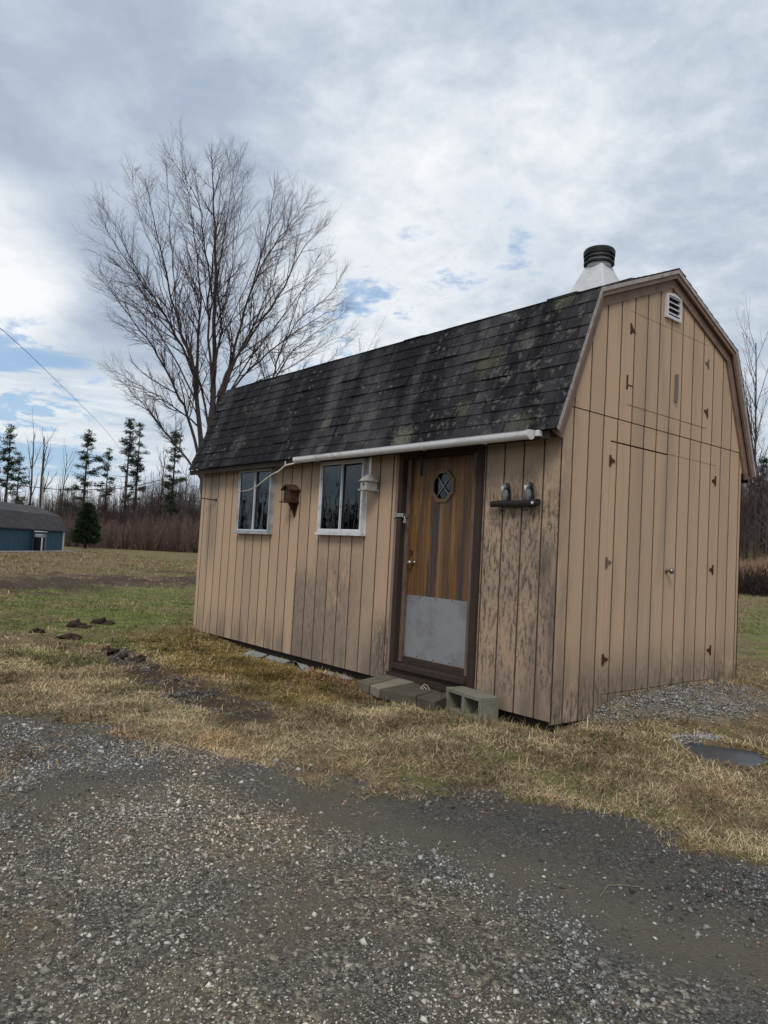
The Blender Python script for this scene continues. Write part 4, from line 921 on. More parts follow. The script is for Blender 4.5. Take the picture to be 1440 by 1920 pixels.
# rut gravel, pile at the barn door, stones at the puddle
x, y, z = scatter(60000, lambda x, y, z: np.clip(z['rut']*sst(fbm(x, y, 3.), .45, .6)*1.2, 0, 1), -7, 0, -3, 0); n = len(x)
o = stones_mesh(x, y, gh(x, y, z), rng.uniform(.007, .018, n), (.05+.17*rng.random(n)[:, None]**1.5)*np.array([[1, .97, .93]]), 'rut_gravel', m_st); tag(o, 'blue grey gravel washed into the muddy rut', 'gravel', kind='stuff')
x, y, z = scatter(26000, lambda x, y, z: z['pile']*(.18+.82*sst(fbm(x, y, 9.), .40, .60))*(1-.6*sst(y, 1.5, 2.6)), -.05, 1.0, .1, 3.0); n = len(x)
o = stones_mesh(x, y, gh(x, y, z)+rng.uniform(0, .02, n), rng.uniform(.005, .011, n), (.08+.58*rng.random(n)[:, None]**1.6)*np.array([[1, .95, .90]]), 'gravel_pile', m_st, .45); tag(o, 'pale chipped stone heaped against the barn doors', 'gravel', kind='stuff')
pc = gp(1290, 1392); x, y = pc[0]+rng.normal(0, .09, 900), pc[1]+rng.normal(0, .05, 900)
e1, e2 = gp(1265, 1388), gp(1345, 1386); tt = rng.random(900); x = e1[0]+(e2[0]-e1[0])*tt+rng.normal(0, .028, 900); y = e1[1]+(e2[1]-e1[1])*tt+rng.normal(0, .03, 900)
xa = rng.uniform(PUDDLE[0][0]-.2, PUDDLE[3][0]+.3, 160); ya_ = rng.uniform(-.2, 1.4, 160); kk = poly_mask(xa, ya_, PUDDLE, .01) > .5
x = np.concatenate([x, xa[kk]]); y = np.concatenate([y, ya_[kk]])
o = stones_mesh(x, y, gh(x, y), rng.uniform(.006, .013, len(x)), (.15+.42*rng.random(len(x))[:, None])*np.array([[1, .98, .97]]), 'puddle_gravel', m_st, .5); tag(o, 'white stone chips along the back edge of the puddle', 'gravel', kind='stuff')
# water in the puddle
m_wat, g = mat('puddle_water'); g.bsdf((.052, .058, .066, 1), .28, .22, norm=g.bump(g.noise(g.pos(), 30., 3), .05, .003), IOR=1.33)
mb = MB(); pp = np.array(PUDDLE); pc_ = pp.mean(0); mb.add([(*(pc_+(p-pc_)*1.25), -.067) for p in pp], [list(range(len(pp)))])
o = mb.build('puddle', m_wat, None, loc=(pc_[0], pc_[1], -.066)); tag(o, 'shallow blue grey puddle in the grass right of the shed', 'puddle', kind='structure')
# grass blades
m_gr, g = mat('grass_blade'); g.bsdf(g.attr('Col'), .85, .15)
def blades(x, y, z, h, ln, wd, tilt, col, name):
    n = len(x); a = rng.uniform(0, 2*math.pi, n); dx, dy = np.cos(a), np.sin(a)
    p0 = np.stack([x, y, h-.004], 1); up = np.cos(tilt); ho = np.sin(tilt)
    p1 = p0+np.stack([dx*ho*ln*.5, dy*ho*ln*.5, up*ln*.55], 1)
    p2 = p0+np.stack([dx*ho*ln, dy*ho*ln, up*ln*.75], 1)+rng.normal(0, .1, (n, 3))*ln[:, None]*.5; p2[:, 2] = np.maximum(p2[:, 2], p0[:, 2]+.006)
    b = rng.uniform(0, 2*math.pi, n); s = np.stack([np.cos(b), np.sin(b), np.zeros(n)], 1)*wd[:, None]/2
    V = np.stack([p0-s, p0+s, p1+s*.8, p1-s*.8, p2], 1)
    V = np.stack([V[:, 0], V[:, 1], V[:, 2], V[:, 3], V[:, 2], V[:, 4]-s*.0, V[:, 4]+s*.15, V[:, 3]], 1)
    q = np.array([(0, 1, 2, 3), (7, 4, 6, 5)]); Fc = ((np.arange(n)*8)[:, None, None]+q[None]).reshape(-1, 4)
    return raw(name, V.reshape(-1, 3), Fc, m_gr, col=np.repeat(col, 8, 0))
def pgrass(x, y, z):
    d_ = dcam(x, y); nd_ = (1-z['drive'])*(1-z['puddle'])*(1-.85*z['rut'])*(1-.80*z['pile'])
    nd_ = nd_+z['drive']*sst(fbm(x, y, 1.4, 5), .50, .60)*sst(d_, 3.2, 5.5)*(.30-.22*z['dark'])
    return nd_*infront(x, y)*(~inside_shed(x, y))*np.clip(8/d_, .2, 1)**2*(.22+.78*sst(fbm(x, y, 7., 3), .38, .56))
parts_ = [scatter(620000, pgrass, -5.5, 3.8, -4.5, 1.0), scatter(500000, pgrass, -14, 3.8, -6, 5.5)]
x = np.concatenate([p_[0] for p_ in parts_]); y = np.concatenate([p_[1] for p_ in parts_]); z = {k_: np.concatenate([p_[2][k_] for p_ in parts_]) for k_ in parts_[0][2]}; n = len(x); d_ = dcam(x, y)
tone = fbm(x, y, 3.); t = np.clip(rng.random(n)*.75+(tone-.5)*1.6+.12, 0, 1)[:, None]
straw = np.array([[.085, .062, .036]])*(1-t)+np.array([[.64, .50, .31]])*t
rd = sst(fbm(x+50, y, 1.3), .5, .64)[:, None]; straw = straw*(1-rd*.8)+straw*np.array([[1.0, .84, .74]])*rd*.8
green = np.array([[.040, .062, .014]])*(1-t)+np.array([[.25, .30, .075]])*t
moss = np.array([[.085, .060, .016]])*(1-t)+np.array([[.33, .24, .075]])*t
isg = (rng.random(n) < np.clip(z['green']*1.1+.05+.50*sst(fbm(x+70, y, .9, 5), .50, .60)*sst(x, -2.2, -4.2)+.18*sst(fbm(x+20, y, 2.2, 4), .52, .60), 0, .95))[:, None]; ism = (rng.random(n) < z['moss']*.75)[:, None]
col = np.where(ism, moss, np.where(isg, green, straw))*rng.uniform(.8, 1.2, (n, 1))
tall = rng.random(n) < .04
ln = rng.uniform(.025, .065, n)*np.where(tall, 1.7, 1.); wd = rng.uniform(.003, .006, n)*np.clip(d_/5, .8, 2.6)
o = blades(x, y, z, gh(x, y, z), ln, wd, np.where(tall, rng.uniform(.2, .9, n), rng.uniform(.8, 1.45, n)), col, 'grass')
tag(o, 'matted straw coloured grass with green and mossy patches', 'grass', kind='stuff'); ngrass = n
# coarser tufts farther out on the lawn
def pfar(x, y, z):
    d_ = dcam(x, y); return infront(x, y)*(~inside_shed(x, y))*(d_ > 9)*(1-.8*z['farmud'])*(.1+.9*sst(fbm(x, y, .9, 5), .45, .6))*np.clip(14/d_, 0, 1)
pr_ = [scatter(260000, pfar, -60, 0, -6, 16), scatter(120000, pfar, -18, 2, 3.2, 42)]
x = np.concatenate([p_[0] for p_ in pr_]); y = np.concatenate([p_[1] for p_ in pr_]); z = {k_: np.concatenate([p_[2][k_] for p_ in pr_]) for k_ in pr_[0][2]}; n = len(x); d_ = dcam(x, y)
t = rng.random((n, 1)); isg = (rng.random(n) < np.clip(z['green']*.9+.12, 0, .95))[:, None]
col = np.where(isg, np.array([[.050, .070, .016]])*(1-t)+np.array([[.25, .29, .080]])*t, np.array([[.10, .070, .040]])*(1-t)+np.array([[.48, .36, .22]])*t)
o = blades(x, y, z, gh(x, y, z), rng.uniform(.04, .10, n)*np.clip(d_/16, .8, 2), .006*np.clip(d_/9, 1, 5)*rng.uniform(.6, 1.3, n), rng.uniform(.4, 1.35, n), col, 'lawn_tufts'); tag(o, 'rough tufts of straw and green grass over the far lawn', 'grass', kind='stuff')
# taller tufts against the shed, block and steps
T = []
def tuft(cx_, cy_, n, sp, ln0, ln1, green=.2):
    for k in range(n): T.append((cx_+rng.normal(0, sp), cy_+rng.normal(0, sp*.6), rng.uniform(ln0, ln1), rng.random() < green))
for cx_, cy_, n, sp, a, b, gg in ((-.98, -.30, 130, .05, .08, .22, .3), (-.62, -.36, 70, .12, .04, .12, .45), (-.35, -.30, 160, .10, .08, .2, .12), (-.12, -.18, 150, .10, .06, .17, .15), (.06, .12, 110, .06, .05, .16, .25),
        (.08, .42, 50, .06, .04, .12, .3), (.12, 2.55, 80, .12, .05, .14, .1), (.1, 3.0, 120, .12, .06, .18, .1), (-.9, -.42, 160, .18, .05, .12, .1), (-1.6, -.50, 160, .25, .04, .10, .15), (-.68, -.30, 120, .16, .04, .10, .35), (-2.1, -.50, 80, .1, .04, .10, .1), (-4.9, -.12, 60, .3, .04, .10, .5), (-6.1, -.1, 90, .2, .05, .13, .4), (-2.4, -.12, 40, .1, .03, .08, .2)): tuft(cx_, cy_, n, sp, a, b, gg)
T = np.array(T, float); n = len(T); t = rng.random((n, 1))
col = np.where(T[:, 3:4] > .5, np.array([[.05, .075, .015]])*(1-t)+np.array([[.16, .18, .05]])*t, np.array([[.15, .105, .06]])*(1-t)+np.array([[.42, .33, .20]])*t)
k = ~inside_shed(T[:, 0], T[:, 1]); k &= ~((np.abs(T[:, 0]+.68) < .25) & (T[:, 1] > -.27))
T, col = T[k], col[k]; n = len(T)
o = blades(T[:, 0], T[:, 1], None, gh(T[:, 0], T[:, 1]), T[:, 2], rng.uniform(.003, .005, n), rng.uniform(.1, 1.1, n), col, 'tall_grass'); tag(o, 'longer dry tufts along the foot of the shed', 'grass', kind='stuff')
# fallen leaves by the steps
m_leaf, g = mat('dry_leaf'); g.bsdf(g.attr('Col'), .8, .2)
cl_ = [(-2.35, -.30, .14, 120), (-2.6, -.25, .15, 80), (-1.25, -.12, .13, 90), (-2.2, -.55, .3, 150), (-3.1, -.12, .12, 50), (-1.05, -.2, .08, 50)]
x = np.concatenate([rng.normal(a, s, n_) for a, b, s, n_ in cl_]); y = np.concatenate([rng.normal(b, s*.5, n_) for a, b, s, n_ in cl_])
k = y < -.03; x, y = x[k], y[k]; n = len(x); a = rng.uniform(0, 6.28, n); L1 = rng.uniform(.012, .026, n)
u_ = np.stack([np.cos(a), np.sin(a), rng.normal(0, .4, n)], 1)*L1[:, None]; w_ = np.stack([-np.sin(a), np.cos(a), rng.normal(0, .4, n)], 1)*L1[:, None]*.55
c0 = np.stack([x, y, gh(x, y)+rng.uniform(.008, .03, n)], 1); V = np.stack([c0-u_, c0+w_, c0+u_, c0-w_], 1)
o = raw('leaf_litter', V.reshape(-1, 3), np.arange(n*4).reshape(-1, 4), m_leaf, col=np.repeat(np.array([[.20, .085, .045]])*rng.uniform(.3, 1.5, (n, 1)), 4, 0)); tag(o, 'rusty brown fallen leaves around the door steps', 'leaves', kind='stuff')

# ---------------------------------------------------------------- bare trees
class Tree:
    def __init__(s): s.a = []; s.tw = []      # thick and thin segments
    def seg(s, p, q, r0, r1): (s.a if r0 > .016 else s.tw).append((p, q, r0, r1))
    def path(s, p, d, L, r, n, curl, wob, out=None):
        pts = [(p, r)]; d = d/np.linalg.norm(d)
        for i in range(n):
            d = d+np.array([0, 0, curl/n])+rng.normal(0, wob, 3); d /= np.linalg.norm(d)
            q = p+d*L/n; r2 = r*(1-(i+1)/n*.72); rp = r*(1-i/n*.72)
            s.seg(p, q, rp, r2); p = q; pts.append((p, r2, d))
        return pts
    def spawn(s, pts, lvl, Lc, spec):
        nch, ang, curl = spec[lvl]['n'], spec[lvl]['ang'], spec[lvl]['curl']
        m = len(pts)-1
        for k in range(nch):
            t = spec[lvl].get('t0', .2)+(1-spec[lvl].get('t0', .2))*(k+rng.random())/nch; f = min(t*m, m-1e-3); i = int(f); fr = f-i
            p = pts[i][0]*(1-fr)+pts[i+1][0]*fr; r = pts[i][1]*(1-fr)+pts[i+1][1]*fr; d = pts[i+1][2]
            ax_ = rng.normal(0, 1, 3); ax_ -= ax_@d*d; ax_ /= np.linalg.norm(ax_); a = math.radians(rng.uniform(*ang))
            nd_ = d*math.cos(a)+ax_*math.sin(a)
            L = Lc*rng.uniform(.65, 1.15)*(1-.45*t); rr = min(r*.62, spec[lvl]['r'])
            ch = s.path(p, nd_, L, rr, spec[lvl]['seg'], curl, .07)
            if lvl+1 < len(spec): s.spawn(ch, lvl+1, L*spec[lvl+1]['lf'], spec)
def spline(P, n):
    P = np.array(P, float); out = []
    m = len(P)-1
    for i in range(m):
        p0, p1, p2, p3 = P[max(i-1, 0)], P[i], P[i+1], P[min(i+2, m)]
        for k in range(n):
            t = k/n; out.append(.5*((2*p1)+(-p0+p2)*t+(2*p0-5*p1+4*p2-p3)*t*t+(-p0+3*p1-3*p2+p3)*t**3))
    out.append(P[-1]); return out
def grow(limbs, dist, spec, lat):
    T_ = Tree()
    for L in limbs:
        pix, dz, r0, r1 = L[:4]; n = len(pix)
        ctrl = [at(px, py, dist+dz*(i/(n-1))**1.3) for i, (px, py) in enumerate(pix)]
        if T_.a:        # limbs after the first fork from the nearest point of the wood already there
            E_ = np.array([a[1] for a in T_.a]); w_ = E_-ctrl[0]; w_[:, 2] += .25; k_ = int(np.argmin((w_**2).sum(1))); ctrl[0] = E_[k_]; r0 = min(r0, T_.a[k_][3]/.55*.95)
        pts = spline(ctrl, 4); m = len(pts)-1; out = []
        for i in range(len(pts)):
            r = .55*(r0+(r1-r0)*(i/m)**.75)
            dd = pts[min(i+1, m)]-pts[max(i-1, 0)]; out.append((pts[i]+(rng.normal(0, .02, 3) if i else 0), r, dd/np.linalg.norm(dd)))
        for a, b in zip(out, out[1:]): T_.a.append((a[0], b[0], a[1], b[1]))
        tip = T_.path(out[-1][0], out[-1][2], .6, r1, 4, .1, .08)
        T_.spawn(out, 0, lat*(L[4] if len(L) > 4 else 1.), spec); T_.spawn(tip, 1, lat*.35, spec)
    return T_
def tree_obj(T_, name, label, cat, base, mb_, mt_, group=None, ns=(7, 3)):
    root = empty(name, base); tag(root, label, cat, group)
    for lst, nm, m_, k in ((T_.a, 'trunk', mb_, ns[0]), (T_.tw, 'crown', mt_, ns[1])):
        if not lst: continue
        V, F_ = segs_mesh([a[0] for a in lst], [a[1] for a in lst], [a[2] for a in lst], [a[3]*(.99) for a in lst], k); raw(nm, V, F_, m_, root)
    return root
SPEC = [dict(n=20, ang=(20, 46), curl=.34, r=.022, seg=6, t0=.20, lf=1.), dict(n=10, ang=(20, 46), curl=.14, r=.0105, seg=4, t0=.10, lf=.42), dict(n=9, ang=(20, 48), curl=.06, r=.0068, seg=2, t0=.05, lf=.46)]
BIG = [
 ([(386, 1015), (388, 900), (396, 784), (401, 690), (402, 600), (404, 480), (400, 380), (398, 315)], .3, .30, .02),
 ([(384, 940), (375, 827), (368, 740), (362, 680), (345, 640), (322, 560), (300, 460), (280, 370)], -.8, .20, .015),
 ([(366, 720), (371, 640), (376, 560), (366, 450), (350, 340)], 1.2, .12, .012),
 ([(392, 860), (412, 745), (430, 690), (444, 637), (474, 530), (500, 440), (512, 365)], .8, .17, .014),
 ([(362, 690), (330, 630), (290, 560), (245, 500), (205, 440)], -1.6, .10, .010),
 ([(380, 900), (360, 800), (330, 730), (285, 650), (240, 590), (205, 540)], -2.2, .12, .010, .8),
 ([(378, 900), (340, 850), (300, 800), (265, 755), (238, 725)], 1.2, .09, .010, .6),
 ([(402, 800), (430, 700), (470, 630), (520, 560), (560, 480), (590, 440)], -1.5, .12, .010),
 ([(403, 640), (425, 560), (445, 450), (455, 340)], 1.9, .09, .010), ([(400, 720), (390, 600), (400, 480), (415, 350)], -2.4, .10, .010),
 ([(414, 745), (470, 690), (530, 640), (590, 600), (628, 575)], 1.6, .08, .009, .7), ([(320, 555), (290, 480), (262, 400), (250, 340)], .8, .06, .009, .8),
 ([(470, 540), (500, 480), (545, 420), (565, 390)], -.8, .06, .009, .8), ([(404, 560), (385, 470), (372, 380), (330, 310)], -1.4, .07, .009), ([(366, 800), (335, 770), (300, 745), (255, 720), (225, 700)], -1., .06, .008, .6),
 ([(405, 600), (435, 500), (440, 400), (430, 310)], .4, .07, .009), ([(345, 640), (300, 600), (262, 545), (225, 500)], 1.8, .06, .009, .8), ([(384, 800), (370, 700), (335, 600), (325, 500), (318, 400), (312, 330)], 2.2, .08, .009), ([(400, 700), (415, 620), (408, 520), (425, 420), (438, 330)], -2.8, .08, .009),
 ([(404, 640), (450, 560), (490, 470), (530, 400)], -2.2, .07, .009), ([(402, 790), (450, 700), (510, 620), (570, 540), (612, 490)], 2.6, .07, .009, .8), ([(366, 740), (320, 660), (270, 590), (222, 560), (192, 520)], 2.4, .06, .008, .8),
 ([(300, 620), (255, 520), (225, 440), (200, 400)], 0., .05, .008, .8), ([(410, 760), (470, 720), (540, 690), (600, 650), (640, 630)], -.6, .05, .008, .6), ([(430, 690), (480, 600), (520, 500), (535, 420)], 2.4, .07, .009)]
Tb = grow(BIG, 25., SPEC, 2.5); bp = at(386, 1015, 25.); bp[2] = -.1
tree_obj(Tb, 'bare_tree', 'large leafless spreading tree rising behind the left end of the shed', 'tree', tuple(bp), m_barkB, m_twigs)
SECOND = [
 ([(498, 1000), (505, 850), (508, 760), (513, 705), (525, 660), (545, 610), (565, 550), (585, 500)], 0., .13, .012),
 ([(513, 712), (545, 665), (590, 625), (640, 590)], 1.2, .07, .009, .7), ([(508, 745), (490, 690), (470, 650), (440, 610)], -1., .05, .008, .6), ([(530, 655), (560, 600), (610, 560), (640, 520)], -1.2, .05, .008, .7), ([(512, 740), (560, 700), (610, 680), (645, 650)], .5, .05, .008, .5)]
Ts = grow(SECOND, 30., SPEC, 2.0); bp = at(498, 1000, 30.); bp[2] = -.1
tree_obj(Ts, 'bare_tree', 'smaller leafless tree leaning right beside the large one, above the roof', 'tree', tuple(bp), m_barkB, m_twigs)
# ---------------------------------------------------------------- far trees
def fract(base, H, r, n0, spread, rmin, lv=3):
    T_ = Tree(); base = np.array(base, float)
    pts = T_.path(base, np.array([rng.normal(0, .03), rng.normal(0, .03), 1.]), H, r, 10, .1, .03); pts[0] = (pts[0][0], pts[0][1], np.array([0, 0, 1.]))
    sp = [dict(n=n0, ang=spread, curl=.5, r=r*.45, seg=5, t0=.30, lf=1.), dict(n=6, ang=(22, 45), curl=.2, r=max(r*.18, rmin), seg=3, t0=.2, lf=.45), dict(n=4, ang=(20, 45), curl=.1, r=rmin, seg=2, t0=.1, lf=.45)][:lv]
    T_.main = T_.a+T_.tw; T_.a = []; T_.tw = []
    T_.spawn(pts, 0, H*.42, sp)
    return T_
def far_bare(px, ptop, dist, r, label, n0=14, spread=(20, 38), hb=None, rmin=.02, lv=3):
    top = at(px, ptop, dist); base = np.array([top[0], top[1], h1(top[0], top[1])-.1])
    T_ = fract(base, top[2]-base[2], r, n0, spread, rmin, lv)
    T_.tw = T_.a+T_.tw; T_.a = T_.main
    return tree_obj(T_, 'bare_tree', label, 'tree', tuple(base), m_barkB, m_twigs2, ns=(5, 3))
far_bare(1426, 650, 74., .15, 'tall leafless tree at the right edge, behind the shed roof', 16, (12, 28), rmin=.018)
far_bare(1408, 745, 76., .10, 'shorter leafless tree just left of the tall one at the right edge', 12, (15, 30))
far_bare(1440, 760, 78., .11, 'leafless tree at the very right edge of the photo', 12, (15, 35))
far_bare(1399, 800, 74., .09, 'thin leafless tree close to the right eave of the shed', 10, (15, 30))
far_bare(687, 668, 62., .10, 'leafless treetop showing just above the middle of the roof', 18, (22, 42), rmin=.012)
far_bare(68, 812, 97., .17, 'tall thin bare snag behind the blue shed, left of a pair', 6, (18, 30), lv=2)
far_bare(88, 818, 95., .20, 'tall bare snag behind the blue shed, right of a pair', 7, (18, 30), lv=2)
far_bare(122, 848, 96., .10, 'slender leafless tree left of the pointed pine', 10, (15, 28), lv=2)
far_bare(305, 850, 92., .14, 'leafless tree between the two right hand pines', 12, (20, 38))
far_bare(350, 880, 88., .14, 'low spreading leafless tree beside the shed corner', 14, (28, 50))
far_bare(232, 880, 93., .10, 'short leafless tree in front of the ragged pines', 12, (20, 40))
# pines
m_need, g = mat('pine_needles'); g.bsdf(g.attr('Col'), .8, .15)
def pine(px, ptop, dist, wpx, label, kind='white', dens=1., clear=.25):
    top = at(px, ptop, dist); base = np.array([top[0], top[1], h1(top[0], top[1])-.1]); H = top[2]-base[2]; Wm = wpx/F*dist/2
    root = empty('pine_tree', tuple(base)); tag(root, label, 'tree', 'pines standing above the far wood')
    T_ = Tree(); rt = .012*H+.05
    for k in range(8): T_.a.append((base+(top-base)*k/8, base+(top-base)*(k+1)/8, rt*(1-k/8.6), rt*(1-(k+1)/8.6)))
    Vs = []; Cs = []
    nl = int(H*5.5*dens); ph0 = rng.uniform(0, 6)
    for i in range(nl):
        f = clear+(1-clear)*rng.random()**.9
        p = base+(top-base)*f; env = math.sin(min(1., (1-f)/.5+.08)*math.pi/2)*(.70+.30*math.sin(f*31+ph0)*math.sin(f*13+ph0*2))
        if f < clear+.15: env *= .65
        a = rng.uniform(0, 2*math.pi); L = max(.3, Wm*env*rng.uniform(.35, 1.2))
        d_ = np.array([math.cos(a), math.sin(a), rng.uniform(-.12, .38)]); q = p+d_*L
        T_.a.append((p, q, .045, .015))
        if rng.random() < .16: continue
        for c in range(int(2+L*4)):
            s = .40+.62*rng.random(); cpt = p+d_*L*s+rng.normal(0, .10, 3)
            m_ = 15; dirs = rng.normal(0, 1, (m_, 3))*np.array([1, 1, .6])+np.array([0, 0, .25]); dirs /= np.linalg.norm(dirs, axis=1, keepdims=True)
            ln_ = rng.uniform(.14, .34, (m_, 1)); sd_ = np.cross(dirs, rng.normal(0, 1, (m_, 3))); sd_ /= np.linalg.norm(sd_, axis=1, keepdims=True); c0 = cpt+rng.normal(0, .13, (m_, 3))*np.array([1.3, 1.3, .65])
            tri = np.stack([c0-sd_*.045, c0+sd_*.045, c0+dirs*ln_], 1); Vs.append(tri.reshape(-1, 3))
            cc = np.array([.034, .052, .026])*rng.uniform(.5, 1.6); Cs.append(np.repeat(cc[None], m_*3, 0))
    V, F_ = segs_mesh([a[0] for a in T_.a+T_.tw], [a[1] for a in T_.a+T_.tw], [a[2] for a in T_.a+T_.tw], [a[3] for a in T_.a+T_.tw], 5); raw('trunk', V, F_, m_barkB, root)
    V = np.concatenate(Vs); raw('crown', V, np.arange(len(V)).reshape(-1, 3), m_need, root, col=np.concatenate(Cs))
for a in ((22, 795, 97, 44, 'tall two tiered pine at the left edge, above the blue shed', 'w', .8, .42), (38, 852, 95, 46, 'shorter pine just right of the one at the left edge', 'w', .9, .3), (-6, 815, 99, 40, 'pine cut by the left edge of the photo', 'w', .7, .4),
          (167, 805, 93, 76, 'broad pointed pine standing right of the bare snags', 'w', 1.0, .15), (205, 842, 95, 48, 'small sparse pine between the pointed pine and the ragged pair', 'w', .7, .25),
          (246, 786, 93, 52, 'tall ragged pine, left one of the close pair', 'w', .8, .3), (264, 795, 95, 46, 'tall ragged pine, right one of the close pair', 'w', .7, .3), (332, 798, 89, 60, 'pine behind the low branches of the large bare tree', 'w', .9, .25),
          (1432, 862, 81, 60, 'dark evergreen in the right hand wood', 'w', 1.3, .1)): pine(*a)
# the small dark spruce on the lawn
sb = at(160, 1019, 76); top = at(160, 943, 76); H = top[2]+.1
root = empty('spruce_tree', (sb[0], sb[1], -.08)); tag(root, 'small dark bushy spruce standing alone on the far lawn', 'tree')
mb = MB(); mb.tube([(sb[0], sb[1], -.1), (sb[0], sb[1], H*.92)], [.16, .02], 8); mb.build('trunk', m_barkB, root)
N_ = 15000; f = rng.random(N_)**.8*.86+.12; a = rng.uniform(0, 2*math.pi, N_); lob = 1+.18*np.sin(a*5+f*30)+.1*np.sin(a*3-f*17)
R1 = .60*H*.5*np.clip((1-f)/.85, 0, 1)**.65*lob; R1 = R1*np.clip(f/.2, .55, 1); rr = R1*rng.random(N_)**.45
c0 = np.stack([sb[0]+rr*np.cos(a), sb[1]+rr*np.sin(a), -.08+f*H], 1); dr = np.stack([np.cos(a), np.sin(a), rng.uniform(-.3, .5, N_)], 1)+rng.normal(0, .3, (N_, 3)); dr /= np.linalg.norm(dr, axis=1, keepdims=True)
sd_ = np.cross(dr, rng.normal(0, 1, (N_, 3))); sd_ /= np.linalg.norm(sd_, axis=1, keepdims=True)
V = np.stack([c0-sd_*.045, c0+sd_*.045, c0+dr*rng.uniform(.15, .38, (N_, 1))], 1)
raw('crown', V.reshape(-1, 3), np.arange(N_*3).reshape(-1, 3), m_need, root, col=np.repeat(np.array([[.030, .048, .022]])*rng.uniform(.5, 1.7, (N_, 1)), 3, 0))
# ---------------------------------------------------------------- the far wood: a mass of stems, thickets and brush
m_wood, g = mat('wood_stems'); g.bsdf(g.attr('Col'), .95, .1)
def wood(name, label, az0, az1, d0, d1, n, Hlo, Hhi, rs, colr, tw=12):
    P0, P1, R0, R1, C0 = [], [], [], [], []
    az = np.radians(rng.uniform(az0, az1, n)); ds = rng.uniform(d0, d1, n)
    x = CAM[0]+np.cos(az)*ds; y = CAM[1]+np.sin(az)*ds; h = gh(x, y)
    H = rng.uniform(Hlo, Hhi, n)*(.70+.5*vn(np.degrees(az)*.35, ds*.0)+.2*vn(np.degrees(az)*1.9, ds*.3)); lean = rng.normal(0, .05 if Hlo > 2 else .22, (n, 2))
    base = np.stack([x, y, h-.2], 1); tip = base+np.stack([lean[:, 0]*H, lean[:, 1]*H, H], 1)
    cc = colr*rng.uniform(.45, 1.5, (n, 1))*(1+rng.normal(0, .07, (n, 3)))
    P0.append(base); P1.append(tip); r = rs*rng.uniform(.5, 1.6, n); R0.append(r); R1.append(r*.25); C0.append(cc)
    for k in range(tw):
        t = rng.uniform(.15, .97, (n, 1)); a = rng.uniform(0, 2*math.pi, n); p = base+(tip-base)*t
        L = (H*rng.uniform(.12, .30, n)*(1.15-t[:, 0]))[:, None]; v = np.stack([np.cos(a), np.sin(a), rng.uniform(.5, 1.8, n)], 1); v /= np.linalg.norm(v, axis=1, keepdims=True)
        P0.append(p); P1.append(p+v*L); R0.append(r*.34*(1.1-t[:, 0])+.008); R1.append(np.full(n, .006)); C0.append(cc*1.1)
    V, F_ = segs_mesh(np.concatenate(P0), np.concatenate(P1), np.concatenate(R0), np.concatenate(R1), 3)
    c = np.repeat(np.concatenate(C0), 6, 0)
    o = raw(name, V, F_, m_wood, col=c); tag(o, label, 'wood', kind='stuff')
brown = np.array([[.105, .078, .072]]); red = np.array([[.175, .120, .100]]); greyb = np.array([[.105, .088, .082]])
wood('woods', 'leafless brown wood behind the far lawn on the left', 148, 178, 90, 130, 6500, 3.6, 8.0, .032, brown, 24)
wood('thicket', 'low reddish brown thicket at the edge of the far lawn', 146, 164.5, 82, 96, 8000, .6, 3.6, .020, red, 14)
wood('thicket', 'low dark undergrowth behind the blue shed', 163.5, 180, 84, 94, 2600, 1.0, 4., .035, brown*1.0, 10)
wood('thicket', 'pale brown brush thickening the front of the left wood', 147, 166, 92, 104, 3500, 1.5, 5.0, .016, np.array([[.17, .135, .115]]), 16)
wood('hillside_wood', 'leafless grey brown wood on the rising ground at the right', 100, 121, 74, 135, 5200, 3.5, 9.0, .024, greyb*1.15, 26)
wood('brush_pile', 'dark tangle of cut brush at the back of the right lawn', 108, 118, 43, 47, 1500, .5, 1.9, .018, brown*.40, 9)
wood('tall_weeds', 'rusty dry weeds on the slope above the brush pile', 108, 118, 49, 66, 9000, .7, 2.2, .016, np.array([[.34, .22, .15]]), 5)
for a0, a1 in ((121, 148), (180, 250), (250, 330), (330, 460)): wood('woods', 'leafless wood out of sight beyond the yard', a0, a1, 85, 120, 900, 6, 10, .12, brown, 9) if a0 in (121, 180) else None
# ---------------------------------------------------------------- blue shed, grill, pole, wires
dB = 60.; c1 = gp(118, 1031); c0_ = gp(-170, 1026)
c1 = at(118, 1029, 61.); c1[2] = -.08
ux = -(at(-70, 1029, 47.)-c1)[:2]; Lw = np.linalg.norm(ux); ux /= Lw; uy = np.array([-ux[1], ux[0]])
if uy@(c1-CAM)[:2] < 0: uy = -uy
def bp_(u, v, z): return (c1[0]+ux[0]*u+uy[0]*v, c1[1]+ux[1]*u+uy[1]*v, z)
sx = empty('blue_shed', (c1[0], c1[1], -.08)); tag(sx, 'long low blue shed with grey gambrel roof at the far left', 'shed')
hw, hb, hp = 1.46, 2.50, 3.12
Wb = 4.2
mb = MB(); mb.add([bp_(u, v, z) for u in (-Lw, -.02) for v, z in ((.0, -.1), (0, hw), (.5, hb-.12), (Wb/2, hp-.12), (Wb-.5, hb-.12), (Wb, hw), (Wb, -.1))], [[0, 1, 2, 3, 4, 5, 6], [13, 12, 11, 10, 9, 8, 7], (0, 7, 8, 1), (1, 8, 9, 2), (5, 12, 13, 6), (4, 11, 12, 5), (2, 9, 10, 3), (3, 10, 11, 4)])
nb_ = int(Lw/.3)
for k in range(nb_): a = -Lw+k*.3+.02; mb.add([bp_(u, v, z) for z in (0, hw-.02) for v in (-.02, -.002) for u in (a, a+.25)], [(0, 2, 3, 1), (4, 5, 7, 6), (0, 1, 5, 4), (2, 6, 7, 3), (0, 4, 6, 2), (1, 3, 7, 5)])
mb.build('wall', m_blue, sx)
